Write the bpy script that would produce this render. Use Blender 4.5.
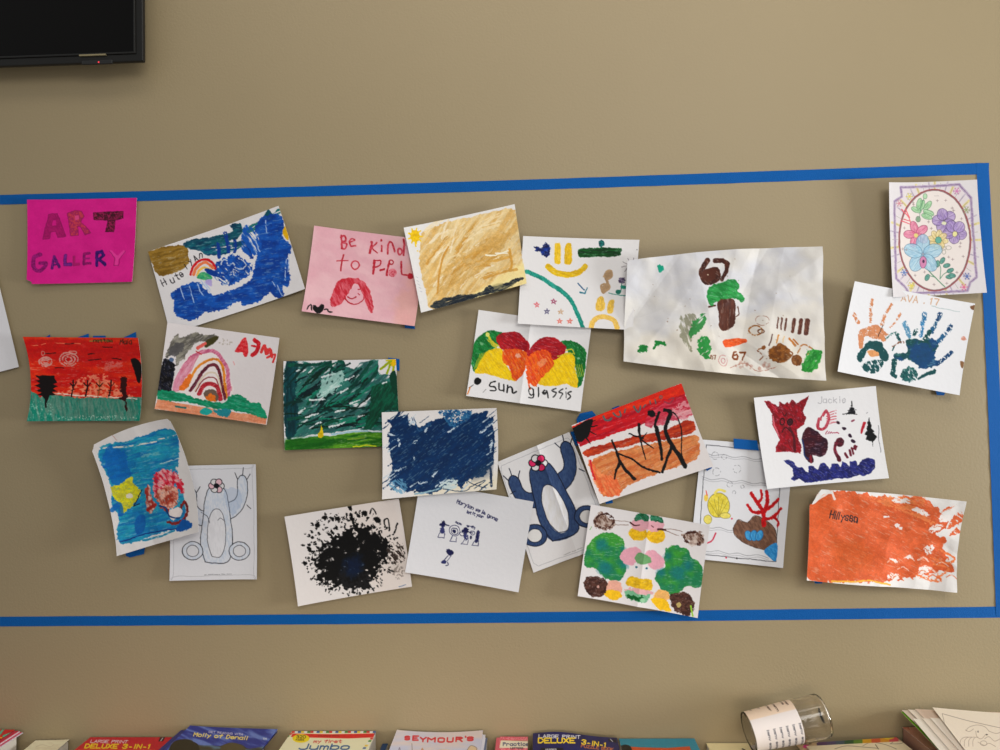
import bpy, math, random
import numpy as np
from mathutils import Vector, Matrix, Euler

scene = bpy.context.scene
for o in list(bpy.data.objects):
    bpy.data.objects.remove(o)

# ------------------------------------------------------------------ camera, world, lights, exposure
F_PX = 730.0
CAM = np.array([0.0, -1.75, 1.60])
YAW, PITCH, ROLL = math.radians(2.3), math.radians(1.3), math.radians(1.0)
cam_data = bpy.data.cameras.new('camera')
cam_data.sensor_width = 36.0
cam_data.lens = F_PX * 36.0 / 1000.0
cam_data.clip_start = 0.05
camera = bpy.data.objects.new('camera', cam_data)
scene.collection.objects.link(camera)
_R = Matrix.Rotation(YAW, 3, 'Z') @ Matrix.Rotation(math.pi / 2 + PITCH, 3, 'X') @ Matrix.Rotation(-ROLL, 3, 'Z')
camera.matrix_world = Matrix.Translation(Vector(CAM)) @ _R.to_4x4()
scene.camera = camera
R = np.array(_R)

world = bpy.data.worlds.new('room_light')
scene.world = world
world.use_nodes = True
bg = world.node_tree.nodes['Background']
bg.inputs[0].default_value = (0.97, 0.98, 0.99, 1)
bg.inputs[1].default_value = 0.45

def area(name, loc, target, sx, sy, power, col):
    d = bpy.data.lights.new(name, 'AREA')
    d.shape = 'RECTANGLE'; d.size = sx; d.size_y = sy; d.spread = math.radians(60) if 'low' in name else math.pi; d.energy = power; d.color = col
    o = bpy.data.objects.new(name, d)
    scene.collection.objects.link(o)
    o.location = loc
    o.rotation_euler = (Vector(target) - Vector(loc)).to_track_quat('-Z', 'Y').to_euler()
    return o
# daylight from a window to the right, warm ceiling light above and behind the viewer
area('window_daylight', (3.7, -0.95, 1.30), (0.2, 0, 1.25), 0.7, 0.9, 122, (0.97, 0.99, 1.0))
area('ceiling_light', (0.9, -2.7, 2.9), (0, 0, 1.3), 1.6, 1.0, 30, (1.0, 0.965, 0.91))
area('lamp_light_low', (-0.2, -1.5, 0.95), (-0.2, 0.0, 0.62), 1.8, 0.3, 1.8, (1.0, 0.84, 0.68))  # added warm fill, stands in for light bounced up off the books
area('overhead_fill_near_wall', (0.1, -0.75, 3.1), (0.1, -0.2, 0.7), 2.2, 0.3, 7, (1.0, 0.92, 0.82))  # added overhead fill that brightens the books lying flat

scene.view_settings.view_transform = 'Standard'
scene.view_settings.look = 'None'
scene.view_settings.gamma = 1.0
scene.view_settings.use_curve_mapping = False
scene.view_settings.exposure = 0.05

# ------------------------------------------------------------------ camera maths
def ray(px, py):
    d = np.array([(px - 500.0) / F_PX, (375.0 - py) / F_PX, -1.0])
    return R @ d
def on_wall(px, py, off=0.0):            # point on the plane parallel to the wall, off metres in front of it
    d = ray(px, py); t = (-off - CAM[1]) / d[1]
    return CAM + t * d
def on_level(px, py, z):                 # point on a horizontal plane
    d = ray(px, py); t = (z - CAM[2]) / d[2]
    return CAM + t * d
def project(P):                          # world points -> picture coordinates used to trace the drawings
    q = (P - CAM) @ R
    return 500.0 + F_PX * q[..., 0] / -q[..., 2], 375.0 - F_PX * q[..., 1] / -q[..., 2]

# ------------------------------------------------------------------ noise
_rs = np.random.RandomState(7)
_TAB = _rs.rand(256, 256)
def vnoise(x, y, seed=0):
    x = x + seed * 37.17; y = y + seed * 91.73
    xi = np.floor(x).astype(int); yi = np.floor(y).astype(int)
    fx = x - xi; fy = y - yi
    fx = fx * fx * (3 - 2 * fx); fy = fy * fy * (3 - 2 * fy)
    a = _TAB[yi & 255, xi & 255]; b = _TAB[yi & 255, (xi + 1) & 255]
    c = _TAB[(yi + 1) & 255, xi & 255]; d = _TAB[(yi + 1) & 255, (xi + 1) & 255]
    return (a * (1 - fx) + b * fx) * (1 - fy) + (c * (1 - fx) + d * fx) * fy
def fbm(x, y, seed=0, o=3):
    s = 0; a = 0.5; t = 0
    for i in range(o):
        s = s + a * vnoise(x * 2 ** i, y * 2 ** i, seed + i * 3); t += a; a *= 0.5
    return s / t
def rotn(x, y, ang, lx, ly, seed, o=3):
    c, s = math.cos(math.radians(ang)), math.sin(math.radians(ang))
    return fbm((x * c + y * s) / lx, (-x * s + y * c) / ly, seed, o)
def sstep(a, b, x):
    t = np.clip((x - a) / (b - a), 0, 1)
    return t * t * (3 - 2 * t)
def lin(c):
    c = np.clip(np.asarray(c, float) / 255.0, 0, 1)
    return np.where(c <= 0.04045, c / 12.92, ((c + 0.055) / 1.055) ** 2.4)

# ------------------------------------------------------------------ materials
def material(name, col=None, rough=0.6, attr=False, bump=0.0, bscale=200.0, metal=0.0, var=0.0, spec=0.5):
    m = bpy.data.materials.new(name); m.use_nodes = True
    nt = m.node_tree; b = nt.nodes['Principled BSDF']
    b.inputs['Roughness'].default_value = rough
    b.inputs['Metallic'].default_value = metal
    b.inputs['Specular IOR Level'].default_value = spec
    tc = nt.nodes.new('ShaderNodeTexCoord')
    no = nt.nodes.new('ShaderNodeTexNoise'); no.inputs['Scale'].default_value = bscale; no.inputs['Detail'].default_value = 4
    nt.links.new(tc.outputs['Object'], no.inputs['Vector'])
    mr = nt.nodes.new('ShaderNodeMapRange')
    mr.inputs['To Min'].default_value = 1 - var; mr.inputs['To Max'].default_value = 1 + var * 0.6
    nt.links.new(no.outputs['Fac'], mr.inputs['Value'])
    mx = nt.nodes.new('ShaderNodeMix'); mx.data_type = 'RGBA'; mx.blend_type = 'MULTIPLY'; mx.inputs[0].default_value = 1
    if attr:
        a = nt.nodes.new('ShaderNodeAttribute'); a.attribute_name = 'paint'
        nt.links.new(a.outputs['Color'], mx.inputs[6])
    else:
        mx.inputs[6].default_value = tuple(lin(col)) + (1,)
    nt.links.new(mr.outputs['Result'], mx.inputs[7])
    nt.links.new(mx.outputs[2], b.inputs['Base Color'])
    if bump:
        bp = nt.nodes.new('ShaderNodeBump'); bp.inputs['Strength'].default_value = bump; bp.inputs['Distance'].default_value = 0.002
        nt.links.new(no.outputs['Fac'], bp.inputs['Height']); nt.links.new(bp.outputs[0], b.inputs['Normal'])
    return m
M_paint = material('painted_paper', attr=True, rough=0.6, bump=0.15, bscale=120, var=0.02, spec=0.18)
M_cover = material('glossy_printed_cover', attr=True, rough=0.3, bscale=60, var=0.02)
M_tape = material('blue_painters_tape', (0, 84, 156), rough=0.7, spec=0.15, bump=0.5, bscale=700, var=0.06)
M_pages = material('page_edges', (226, 218, 205), rough=0.8, bscale=900, var=0.12)
M_white = material('white_sheet', (228, 226, 226), rough=0.7, bscale=80, var=0.02)
M_black = material('black_plastic', (12, 11, 10), rough=0.32, bscale=40, var=0.1)
M_wood = material('laminate_shelf', (112, 92, 70), rough=0.5, bscale=30, var=0.15)

# wall paint: eggshell with roller stipple
M_wall = bpy.data.materials.new('taupe_wall_paint'); M_wall.use_nodes = True
nt = M_wall.node_tree; b = nt.nodes['Principled BSDF']; b.inputs['Roughness'].default_value = 0.5
b.inputs['Specular IOR Level'].default_value = 0.35
tc = nt.nodes.new('ShaderNodeTexCoord')
n1 = nt.nodes.new('ShaderNodeTexNoise'); n1.inputs['Scale'].default_value = 170; n1.inputs['Detail'].default_value = 3
n2 = nt.nodes.new('ShaderNodeTexNoise'); n2.inputs['Scale'].default_value = 2.2; n2.inputs['Detail'].default_value = 4
for n in (n1, n2): nt.links.new(tc.outputs['Object'], n.inputs['Vector'])
cr = nt.nodes.new('ShaderNodeMix'); cr.data_type = 'RGBA'
cr.inputs[6].default_value = tuple(lin((145, 130, 100))) + (1,)
cr.inputs[7].default_value = tuple(lin((151, 136, 105))) + (1,)
nt.links.new(n2.outputs['Fac'], cr.inputs[0]); nt.links.new(cr.outputs[2], b.inputs['Base Color'])
bp = nt.nodes.new('ShaderNodeBump'); bp.inputs['Strength'].default_value = 0.22; bp.inputs['Distance'].default_value = 0.002
nt.links.new(n1.outputs['Fac'], bp.inputs['Height']); nt.links.new(bp.outputs[0], b.inputs['Normal'])

# ------------------------------------------------------------------ object helpers
COL = scene.collection
def tag(o, label=None, cat=None, group=None, kind=None):
    if label: o['label'] = label
    if cat: o['category'] = cat
    if group: o['group'] = group
    if kind: o['kind'] = kind
    return o
def empty(name, loc, label, cat, group=None):
    o = bpy.data.objects.new(name, None); COL.objects.link(o); o.location = loc; o.empty_display_size = 0.02
    return tag(o, label, cat, group)
def mesh_obj(name, verts, faces, mat, parent=None, smooth=False, mats=None, midx=None):
    me = bpy.data.meshes.new(name)
    me.from_pydata([tuple(map(float, v)) for v in verts], [], [tuple(map(int, f)) for f in faces]); me.update()
    for m in (mats or [mat]): me.materials.append(m)
    if midx: me.polygons.foreach_set('material_index', midx)
    if smooth: me.polygons.foreach_set('use_smooth', [True] * len(me.polygons))
    o = bpy.data.objects.new(name, me); COL.objects.link(o)
    if parent:
        o.parent = parent; o.matrix_parent_inverse = Matrix.Translation(-parent.location)
    return o
def box_vf(x0, x1, y0, y1, z0, z1):
    v = [(x, y, z) for z in (z0, z1) for y in (y0, y1) for x in (x0, x1)]
    f = [(0, 2, 3, 1), (4, 5, 7, 6), (0, 1, 5, 4), (2, 6, 7, 3), (0, 4, 6, 2), (1, 3, 7, 5)]
    return v, f
def bevel(o, w, seg=2):
    m = o.modifiers.new('bevel', 'BEVEL'); m.width = w; m.segments = seg; m.limit_method = 'ANGLE'
def box(name, dims, mat, parent=None, bv=0.0):
    v, f = box_vf(*dims); o = mesh_obj(name, v, f, mat, parent)
    if bv: bevel(o, bv)
    return o

# ------------------------------------------------------------------ single-stroke lettering
GL = dict(A='062046|1434', B='060030413203|3344453606', C='4130100105163645', D='06002042442606', E='40000646|0333', F='400006|0333',
 G='41301001051636454323', H='0006|4046|0343', I='2026', J='4045361605', K='0006|400346', L='000646', M='0600234046', N='06004640',
 O='1001051636454130 10', P='060030413203', R='060030413203|2346', S='413010010213334445361605', T='0040|2026', U='000516364540',
 V='002640', W='0016233640', X='0046|4006', Y='002340|2326', Z='00400646',
 a='42321203051636454246', b='0006|0312324345361605', c='4332120305163645', d='4046|43321203051636 45', e='04444332120305163645',
 f='41302126|0232', g='423212030516364542|424738 18', h='0006|0312324346', i='2226|2021', j='222718|2021', k='0006|4204|1446', l='2026',
 m='0206|0312232646|2332434 6', n='0206|0312324346', o='12030516364543321 2', p='0208|0312324345361605', r='0206|03123243',
 s='433212031434453616 05', t='20253646|0242', u='0205163645|4246', v='022642', w='0216243642', x='0246|4206', y='0224|4218', z='02420646')
GL.update({'1': '112026', '2': '0110304 1420646', '3': '0110304132 23|233344453616 05', '4': '30043 4|44 04|2026', '6': '3010030516364543 3213', '7': '0040 26',
 '-': '1434', '.': '2526', "'": '2021', '?': '01103041 2324|2526', '0': '10010516364541301 0', '5': '40000333 44453616 05', '9': '4313020110304126'})
def glyph(ch):
    out = []
    for part in GL.get(ch, '').split('|'):
        p = part.replace(' ', '')
        out.append([(int(p[i]), int(p[i + 1])) for i in range(0, len(p) - 1, 2)])
    return [g for g in out if len(g) > 1]
GL['m'] = '0206|03122326|23324346'

def catmull(p, closed, n=5):
    p = np.asarray(p, float); N = len(p)
    if N < 3: return p
    out = []
    rng = range(N if closed else N - 1)
    for i in rng:
        if closed: a, b_, c, d = p[(i - 1) % N], p[i], p[(i + 1) % N], p[(i + 2) % N]
        else: a, b_, c, d = p[max(i - 1, 0)], p[i], p[i + 1], p[min(i + 2, N - 1)]
        for k in range(n):
            t = k / n
            out.append(0.5 * ((2 * b_) + (c - a) * t + (2 * a - 5 * b_ + 4 * c - d) * t * t + (3 * b_ - a - 3 * c + d) * t ** 3))
    if not closed: out.append(p[-1])
    return np.array(out)

# ------------------------------------------------------------------ a painted sheet: grid mesh with its drawing in a colour attribute
class Sheet:
    """quad of world corners (TL, TR, BR, BL); the drawing is laid into the sheet's own vertices"""
    _seed = 0
    def __init__(s, W, frame, dens=2.3, base=(226, 224, 224), bow=(0, 0, 0, 0), est=0.0, rel=None, warp=0.0, grain=0.25):
        Sheet._seed += 1; s.seed = Sheet._seed * 11
        W = [np.asarray(w, float) for w in W]
        px = [project(w) for w in W]
        L = lambda a, b_: math.hypot(px[a][0] - px[b_][0], px[a][1] - px[b_][1])
        nu = int(min(480, max(L(0, 1), L(3, 2)) * dens)); nv = int(min(420, max(L(0, 3), L(1, 2)) * dens))
        s.nu, s.nv = nu, nv
        u, v = np.meshgrid(np.linspace(0, 1, nu + 1), np.linspace(0, 1, nv + 1))
        s.u, s.v = u, v
        U, V = u[..., None], v[..., None]
        P = W[0] * (1 - U) * (1 - V) + W[1] * U * (1 - V) + W[2] * U * V + W[3] * (1 - U) * V
        top = (W[0] + W[1] - W[2] - W[3]); top /= np.linalg.norm(top)
        rt = (W[1] + W[2] - W[0] - W[3]); rt /= np.linalg.norm(rt)
        pxm = 0.0024
        P = P + top * pxm * (bow[0] * 4 * U * (1 - U) * (1 - V) ** 2 - bow[2] * 4 * U * (1 - U) * V ** 2)
        P = P + rt * pxm * (bow[1] * 4 * V * (1 - V) * U ** 2 - bow[3] * 4 * V * (1 - V) * (1 - U) ** 2)
        s.P = P
        s.n = np.cross(rt, top); s.n /= np.linalg.norm(s.n)      # towards the viewer / up
        s.h = np.zeros(u.shape)
        if rel: rel(s)
        s.X, s.Y = project(P + s.n * ((s.h if rel else 0 * s.h) + est)[..., None])
        s.C = np.zeros(P.shape) + np.array(base, float)
        s.keep = np.ones((nv, nu), bool); s.grain = grain; s.punch = .75; s.brushy = warp > 0.5
        if warp:                                                   # hand-made wobble of every painted edge
            s.X, s.Y = (s.X + warp * 1.5 * (fbm(s.X / 2.6, s.Y / 2.6, s.seed, 3) - .5) + warp * 1.6 * (vnoise(s.X / 9, s.Y / 9, s.seed + 1) - .5),
                        s.Y + warp * 1.5 * (fbm(s.X / 2.6, s.Y / 2.6, s.seed + 7, 3) - .5) + warp * 1.6 * (vnoise(s.X / 9, s.Y / 9, s.seed + 2) - .5))
        s.fr(*frame)
    def fr(s, x0, y0, k):
        s.k = k; s.x = (s.X - x0) * k; s.y = (s.Y - y0) * k; s.aa = 0.55 * k
    # --- painting
    def _win(s, x0, x1, y0, y1):
        m = (s.x > x0) & (s.x < x1) & (s.y > y0) & (s.y < y1)
        if not m.any(): return None
        r = np.where(m.any(1))[0]; c = np.where(m.any(0))[0]
        return (slice(r[0], r[-1] + 1), slice(c[0], c[-1] + 1))
    def _mix(s, w, cov, col, tx, dry, a):
        x, y = s.x[w], s.y[w]; s.seed += 1
        if dry:
            th, ang, lx, ly = dry
            n = rotn(x, y, ang, lx, ly, s.seed)
            cov = cov * sstep(th - 0.09, th + 0.09, n)
        c = np.zeros(x.shape + (3,)) + np.array(col, float)
        if s.brushy and tx:                                        # thin spots in the paint along the brush direction
            cov = cov * (1 - .28 * sstep(.64, .80, rotn(x, y, tx[2], min(tx[3], 60) * .5, min(tx[4], 10) * .5, s.seed + 3, 2)))
        if tx:
            c2, amt, ang, lx, ly = tx
            n = rotn(x, y, ang, lx, ly, s.seed + 5)
            t = np.clip((n - 0.5) * 3.2 + 0.5, 0, 1) * amt
            c = c * (1 - t[..., None]) + np.array(c2, float) * t[..., None]
        cov = (np.clip(cov, 0, 1) * a)[..., None]
        s.C[w] = s.C[w] * (1 - cov) + c * cov
    @staticmethod
    def _dist(x, y, pts, w0=None, w1=None):
        best = np.full(x.shape, 1e9); n = len(pts) - 1
        for i in range(n):
            ax, ay = pts[i]; bx, by = pts[i + 1]; dx, dy = bx - ax, by - ay
            L = dx * dx + dy * dy + 1e-9
            t = np.clip(((x - ax) * dx + (y - ay) * dy) / L, 0, 1)
            d = np.hypot(x - ax - t * dx, y - ay - t * dy)
            if w0 is not None: d = d - (w0 + (w1 - w0) * (i + t) / n) / 2
            best = np.minimum(best, d)
        return best
    def f(s, p, col, rough=0, rs=14, tx=None, dry=None, a=1, sm=True, soft=1):
        p = np.array(p, float).reshape(-1, 2)
        if sm: p = catmull(p, True, 4)
        pad = rough * 1.5 + s.aa * 2
        w = s._win(p[:, 0].min() - pad, p[:, 0].max() + pad, p[:, 1].min() - pad, p[:, 1].max() + pad)
        if w is None: return s
        x, y = s.x[w], s.y[w]
        q = np.vstack([p, p[:1]]); d = s._dist(x, y, q)
        ins = np.zeros(x.shape, bool)
        for i in range(len(p)):
            ax, ay = q[i]; bx, by = q[i + 1]
            if ay == by: continue
            ins ^= ((ay > y) != (by > y)) & (x < (bx - ax) * (y - ay) / (by - ay) + ax)
        sd = np.where(ins, d, -d)
        if rough: sd = sd + rough * (fbm(x / rs, y / rs, s.seed + 2) - 0.5) * 3
        s._mix(w, np.clip(0.5 + sd / (s.aa * soft), 0, 1), col, tx, dry, a)
        return s
    def s(s, p, wd, col, w1=None, rough=0, rs=8, tx=None, dry=None, a=1, sm=True, soft=1, close=False):
        p = np.array(p, float).reshape(-1, 2)
        if close: p = np.vstack([p, p[:1]])
        if sm and len(p) > 2: p = catmull(p, False, 5)
        w1 = wd if w1 is None else w1; m = max(wd, w1) / 2 + rough * 1.5 + s.aa * 2
        w = s._win(p[:, 0].min() - m, p[:, 0].max() + m, p[:, 1].min() - m, p[:, 1].max() + m)
        if w is None: return s
        x, y = s.x[w], s.y[w]
        sd = -s._dist(x, y, p, wd, w1)
        if rough: sd = sd + rough * (fbm(x / rs, y / rs, s.seed + 2) - 0.5) * 3
        s._mix(w, np.clip(0.5 + sd / (s.aa * soft), 0, 1), col, tx, dry, a)
        return s
    def e(s, cx, cy, rx, ry, col, ang=0, **k):
        t = np.linspace(0, 2 * math.pi, 20, endpoint=False); c, n = math.cos(math.radians(ang)), math.sin(math.radians(ang))
        px = cx + rx * np.cos(t) * c - ry * np.sin(t) * n; py = cy + rx * np.cos(t) * n + ry * np.sin(t) * c
        return s.f(np.stack([px, py], 1), col, sm=False, **k)
    def ring(s, cx, cy, rx, ry, wd, col, ang=0, **k):
        t = np.linspace(0, 2 * math.pi, 40); c, n = math.cos(math.radians(ang)), math.sin(math.radians(ang))
        px = cx + rx * np.cos(t) * c - ry * np.sin(t) * n; py = cy + rx * np.cos(t) * n + ry * np.sin(t) * c
        return s.s(np.stack([px, py], 1), wd, col, sm=False, **k)
    def t(s, txt, x, y, h, col, wd, ang=0, adv=0.9, gw=0.62, skew=0.0, bend=0.0, jit=0.0, **k):
        """x, y: baseline start; h cap height; ang degrees, clockwise positive"""
        c, n = math.cos(math.radians(ang)), math.sin(math.radians(ang))
        cx = 0.0; rj = random.Random(len(txt) * 7 + int(x))
        for ch in txt:
            if ch == ' ': cx += h * adv * 0.7; continue
            wdt = h * gw * (0.35 if ch in "Iil.'1" else 1)
            for g in glyph(ch):
                pts = []
                for gx, gy in g:
                    lx = cx + ((gx - 2) / 4 * h * gw + wdt / 2); ly = (gy - 6) / 6 * h
                    lx += -ly * skew + rj.uniform(-1, 1) * jit * h; ly += bend * (lx / h) ** 2 + rj.uniform(-1, 1) * jit * h
                    pts.append((x + lx * c - ly * n, y + lx * n + ly * c))
                s.s(pts, wd, col, sm=False, **k)
            cx += wdt + h * (adv - gw)
        return s
    def dots(s, cx, cy, rx, ry, n, r0, r1, col, seed=1, **k):
        rd = random.Random(seed)
        for i in range(n):
            a_ = rd.uniform(0, 6.283); q = math.sqrt(rd.random())
            r = rd.uniform(r0, r1); s.e(cx + rx * q * math.cos(a_), cy + ry * q * math.sin(a_), r, r * rd.uniform(.6, 1), col, ang=rd.uniform(0, 180), **k)
        return s
    def cut(s, p):
        p = np.array(p, float).reshape(-1, 2)
        xc = s.x[:-1, :-1]; yc = s.y[:-1, :-1]; ins = np.zeros(xc.shape, bool); q = np.vstack([p, p[:1]])
        for i in range(len(p)):
            ax, ay = q[i]; bx, by = q[i + 1]
            if ay == by: continue
            ins ^= ((ay > yc) != (by > yc)) & (xc < (bx - ax) * (yc - ay) / (by - ay) + ax)
        s.keep &= ~ins
        return s
    # --- relief, in metres: lifted edges (top, right, bottom, left), crumple
    def relief(s, lift=(0, 0, 0, 0), crumple=0.0, cs=12.0, fold=None, wave=0.0):
        u, v = s.u, s.v
        s.h += lift[0] * (1 - v) ** 4 + lift[1] * u ** 4 + lift[2] * v ** 4 + lift[3] * (1 - u) ** 4
        W = s.P[..., 0] * cs, (s.P[..., 2] + s.P[..., 1]) * cs
        if crumple:
            n = fbm(W[0], W[1], s.seed, 3); r = 1 - np.abs(2 * fbm(W[0] * 0.7 + 3, W[1] * 0.7, s.seed + 9, 2) - 1)
            rc = np.random.RandomState(s.seed); fac = np.zeros(u.shape)
            for _ in range(15):                                    # straight creases between flat facets
                t = rc.uniform(0, math.pi); px_, pz_ = rc.uniform(0, 1, 2)
                d = (u - px_) * math.cos(t) * 1.35 + (v - pz_) * math.sin(t); e_ = -(u - px_) * math.sin(t) * 1.35 + (v - pz_) * math.cos(t)
                fac += rc.uniform(-1, 1) * np.minimum(np.abs(d), rc.uniform(.08, .3)) * np.exp(-(e_ / rc.uniform(.25, .8)) ** 2)
            fac = (fac - fac.min()) / (fac.max() - fac.min() + 1e-9)
            s.h += crumple * (0.35 * n + 0.12 * r + 0.75 * fac)
        if wave: s.h += wave * (0.5 + 0.5 * np.sin(u * 5 + v * 2 + s.seed))
        if fold is not None: s.h += 0.004 * np.exp(-np.abs(u - fold) * 14)
        return s
    def build(s, name, mat, parent=None, thick=0.0004, label=None, cat=None, group=None):
        P = s.P + s.n * s.h[..., None]
        nv, nu = s.nv, s.nu
        idx = np.arange((nv + 1) * (nu + 1)).reshape(nv + 1, nu + 1)
        q = np.stack([idx[:-1, :-1], idx[1:, :-1], idx[1:, 1:], idx[:-1, 1:]], -1)[s.keep]
        base = s.C[0, 0]
        C0 = s.C; lum = C0.mean(-1)
        ink = np.clip((205 - C0.min(-1)) / 90, 0, 1)              # painted areas carry fine grain, with gloss speckles put into the colour
        gr = (vnoise(s.x / s.k * 1.1, s.y / s.k * 1.1, s.seed) - .5) * .16 + (fbm(s.x / s.k * .35, s.y / s.k * .35, s.seed + 4) - .5) * .22
        C0 = C0 * (1 + (gr * ink * s.grain)[..., None])
        g_ = C0.mean(-1, keepdims=True); C0 = g_ + (C0 - g_) * (1 + .10 * s.punch)
        s.C = np.clip(C0 * (1 + .055 * s.punch) - 13 * s.punch, 2, 244)
        V = P.reshape(-1, 3); C = np.concatenate([lin(s.C.reshape(-1, 3)), np.ones((V.shape[0], 1))], 1)
        # rim and back: a thin closed sheet
        e = np.concatenate([q[:, [0, 1]], q[:, [1, 2]], q[:, [2, 3]], q[:, [3, 0]]])
        key = np.sort(e, 1); kk = key[:, 0].astype(np.int64) * (V.shape[0] + 1) + key[:, 1]
        un, inv, cnt = np.unique(kk, return_inverse=True, return_counts=True)
        be = e[cnt[inv] == 1]
        N0 = V.shape[0]; bv = np.unique(be); mp = -np.ones(N0, int); mp[bv] = np.arange(len(bv))
        A = V[bv]; B = V[bv] - s.n * thick
        V = np.concatenate([V, A, B]); wc = np.tile(np.array([[.72, .71, .69, 1.0]]), (len(bv), 1)) if mat is M_paint else C[bv]
        C = np.concatenate([C, wc, wc])
        sk = np.stack([mp[be[:, 1]] + N0, mp[be[:, 0]] + N0, mp[be[:, 0]] + N0 + len(bv), mp[be[:, 1]] + N0 + len(bv)], -1)
        Q = np.concatenate([q, sk])
        org = V[:N0].mean(0)
        if parent is None: V = V - org
        me = bpy.data.meshes.new(name)
        me.vertices.add(len(V)); me.vertices.foreach_set('co', V.astype('f').ravel())
        me.loops.add(Q.size); me.loops.foreach_set('vertex_index', Q.astype('i').ravel())
        me.polygons.add(len(Q)); me.polygons.foreach_set('loop_start', np.arange(0, Q.size, 4, dtype='i'))
        try: me.polygons.foreach_set('loop_total', np.full(len(Q), 4, dtype='i'))
        except Exception: pass
        me.update(calc_edges=True)
        sm = np.ones(len(Q), bool); sm[len(q):] = False
        me.polygons.foreach_set('use_smooth', sm)
        at = me.attributes.new('paint', 'FLOAT_COLOR', 'POINT'); at.data.foreach_set('color', C.astype('f').ravel())
        me.materials.append(mat); me.validate()
        o = bpy.data.objects.new(name, me); COL.objects.link(o)
        if parent: o.parent = parent; o.matrix_parent_inverse = Matrix.Translation(-parent.location)
        else: o.location = org
        return tag(o, label, cat, group)

def wall_sheet(crop, corners, off, base=(226, 224, 224), bow=(0, 0, 0, 0), dens=2.3, est=0.005, warp=.7, grain=.6):
    x0, y0, k = crop
    W = [on_wall(x0 + corners[i] / k, y0 + corners[i + 1] / k, off + est) + np.array([0, est, 0]) for i in range(0, 8, 2)]
    return Sheet(W, crop, dens, base, bow, est, None, warp, grain)
# ------------------------------------------------------------------ the setting
g = box_vf(-3.6, 3.6, 0.0, 0.12, 0.0, 3.3)
tag(mesh_obj('wall_back', g[0], g[1], M_wall), kind='structure')
g = box_vf(-3.6, 3.6, -4.2, 0.12, -0.1, 0.0)
tag(mesh_obj('floor', g[0], g[1], M_wood), kind='structure')

INK = (34, 30, 34); BLACK = (12, 12, 13)
GRP = "children's artworks taped to the taupe wall"
def art(s, name, label, cat='painting', lift=(.002, .002, .002, .002), **k):
    lift = tuple(1.7 * l_ for l_ in lift)
    s.relief(lift=lift, **{a: k[a] for a in ('crumple', 'cs', 'wave', 'fold') if a in k})
    return s.build(name, M_paint, label=label, cat=cat)

# ---- bright pink ART GALLERY sign
s = wall_sheet((0, 180, 6.25), (175, 125, 853, 110, 828, 637, 176, 653), .0035, base=(205, 24, 130), grain=.2, warp=.7); s.punch = .3
s.f([170, 120, 860, 100, 860, 660, 170, 660], (205, 24, 130), tx=((218, 36, 140), .7, 20, 120, 90), sm=False)
dk = (128, 12, 82)
s.f([268, 372, 300, 212, 355, 203, 408, 352, 360, 358, 345, 318, 318, 322, 308, 366], (152, 10, 92), sm=False, tx=((175, 20, 105), .8, 0, 8, 8))
s.f([328, 248, 345, 246, 350, 280, 325, 284], (205, 24, 130), sm=False)
s.s([268, 372, 300, 212, 355, 203, 408, 352, 360, 358, 345, 318, 318, 322, 308, 366], 3, dk, sm=False, close=True)
s.f([437, 345, 415, 205, 455, 188, 505, 195, 522, 225, 500, 262, 562, 330, 528, 342, 490, 285, 478, 290, 485, 345], (196, 62, 78), sm=False, tx=((150, 30, 90), .8, 20, 9, 9))
s.f([462, 222, 490, 220, 488, 245, 464, 250], (215, 70, 130), sm=False)
s.s([437, 345, 415, 205, 455, 188, 505, 195, 522, 225, 500, 262, 562, 330, 528, 342, 490, 285, 478, 290, 485, 345], 3, dk, sm=False, close=True)
s.f([578, 205, 765, 192, 768, 238, 715, 245, 705, 322, 652, 325, 668, 248, 582, 247], (148, 30, 78), sm=False, tx=((60, 12, 30), 1, 30, 9, 7))
s.s([578, 205, 765, 192, 768, 238, 715, 245, 705, 322, 652, 325, 668, 248, 582, 247], 3, (80, 12, 45), sm=False, close=True)
s.s([255, 465, 215, 485, 210, 540, 240, 568, 275, 545, 285, 518, 250, 520], 24, (112, 8, 84), tx=((156, 20, 120), 1, 0, 6, 6))
s.s([325, 552, 338, 480, 370, 545], 19, (70, 18, 95), sm=False, tx=((120, 20, 120), 1, 0, 8, 8)); s.s([335, 530, 365, 525], 8, (70, 18, 95))
s.s([403, 468, 405, 530, 438, 524], 19, (122, 36, 140), sm=False, rough=1, tx=((90, 30, 120), .8, 0, 7, 7)); s.s([393, 468, 412, 464, 414, 518, 442, 516, 444, 534, 398, 538], 2.5, (90, 14, 80), sm=False, close=True)
s.s([458, 480, 460, 525, 492, 520], 15, (168, 24, 104), sm=False); s.s([450, 476, 452, 534, 496, 528], 3, dk, sm=False)
s.s([550, 455, 522, 460, 522, 525, 560, 520], 17, (150, 16, 100), sm=False, tx=((110, 10, 90), .9, 0, 7, 7)); s.s([525, 490, 552, 488], 9, (150, 20, 110))
s.s([602, 530, 598, 450, 630, 445, 642, 470, 612, 492, 655, 525], 20, (70, 14, 120), sm=False, tx=((40, 10, 80), 1, 0, 8, 8))
s.s([690, 450, 728, 490, 770, 445], 19, (222, 60, 150), sm=False); s.s([728, 480, 722, 528], 19, (222, 60, 150))
s.s([680, 448, 715, 488, 708, 532, 738, 534, 745, 490, 778, 442], 3, dk, sm=False)
s.cut([160, 615, 205, 638, 205, 670, 150, 670])
art(s, 'pink_sign', 'bright pink paper sign lettered ART GALLERY at the upper left under the tape', 'sign', lift=(.001, .001, .003, .004))

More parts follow.
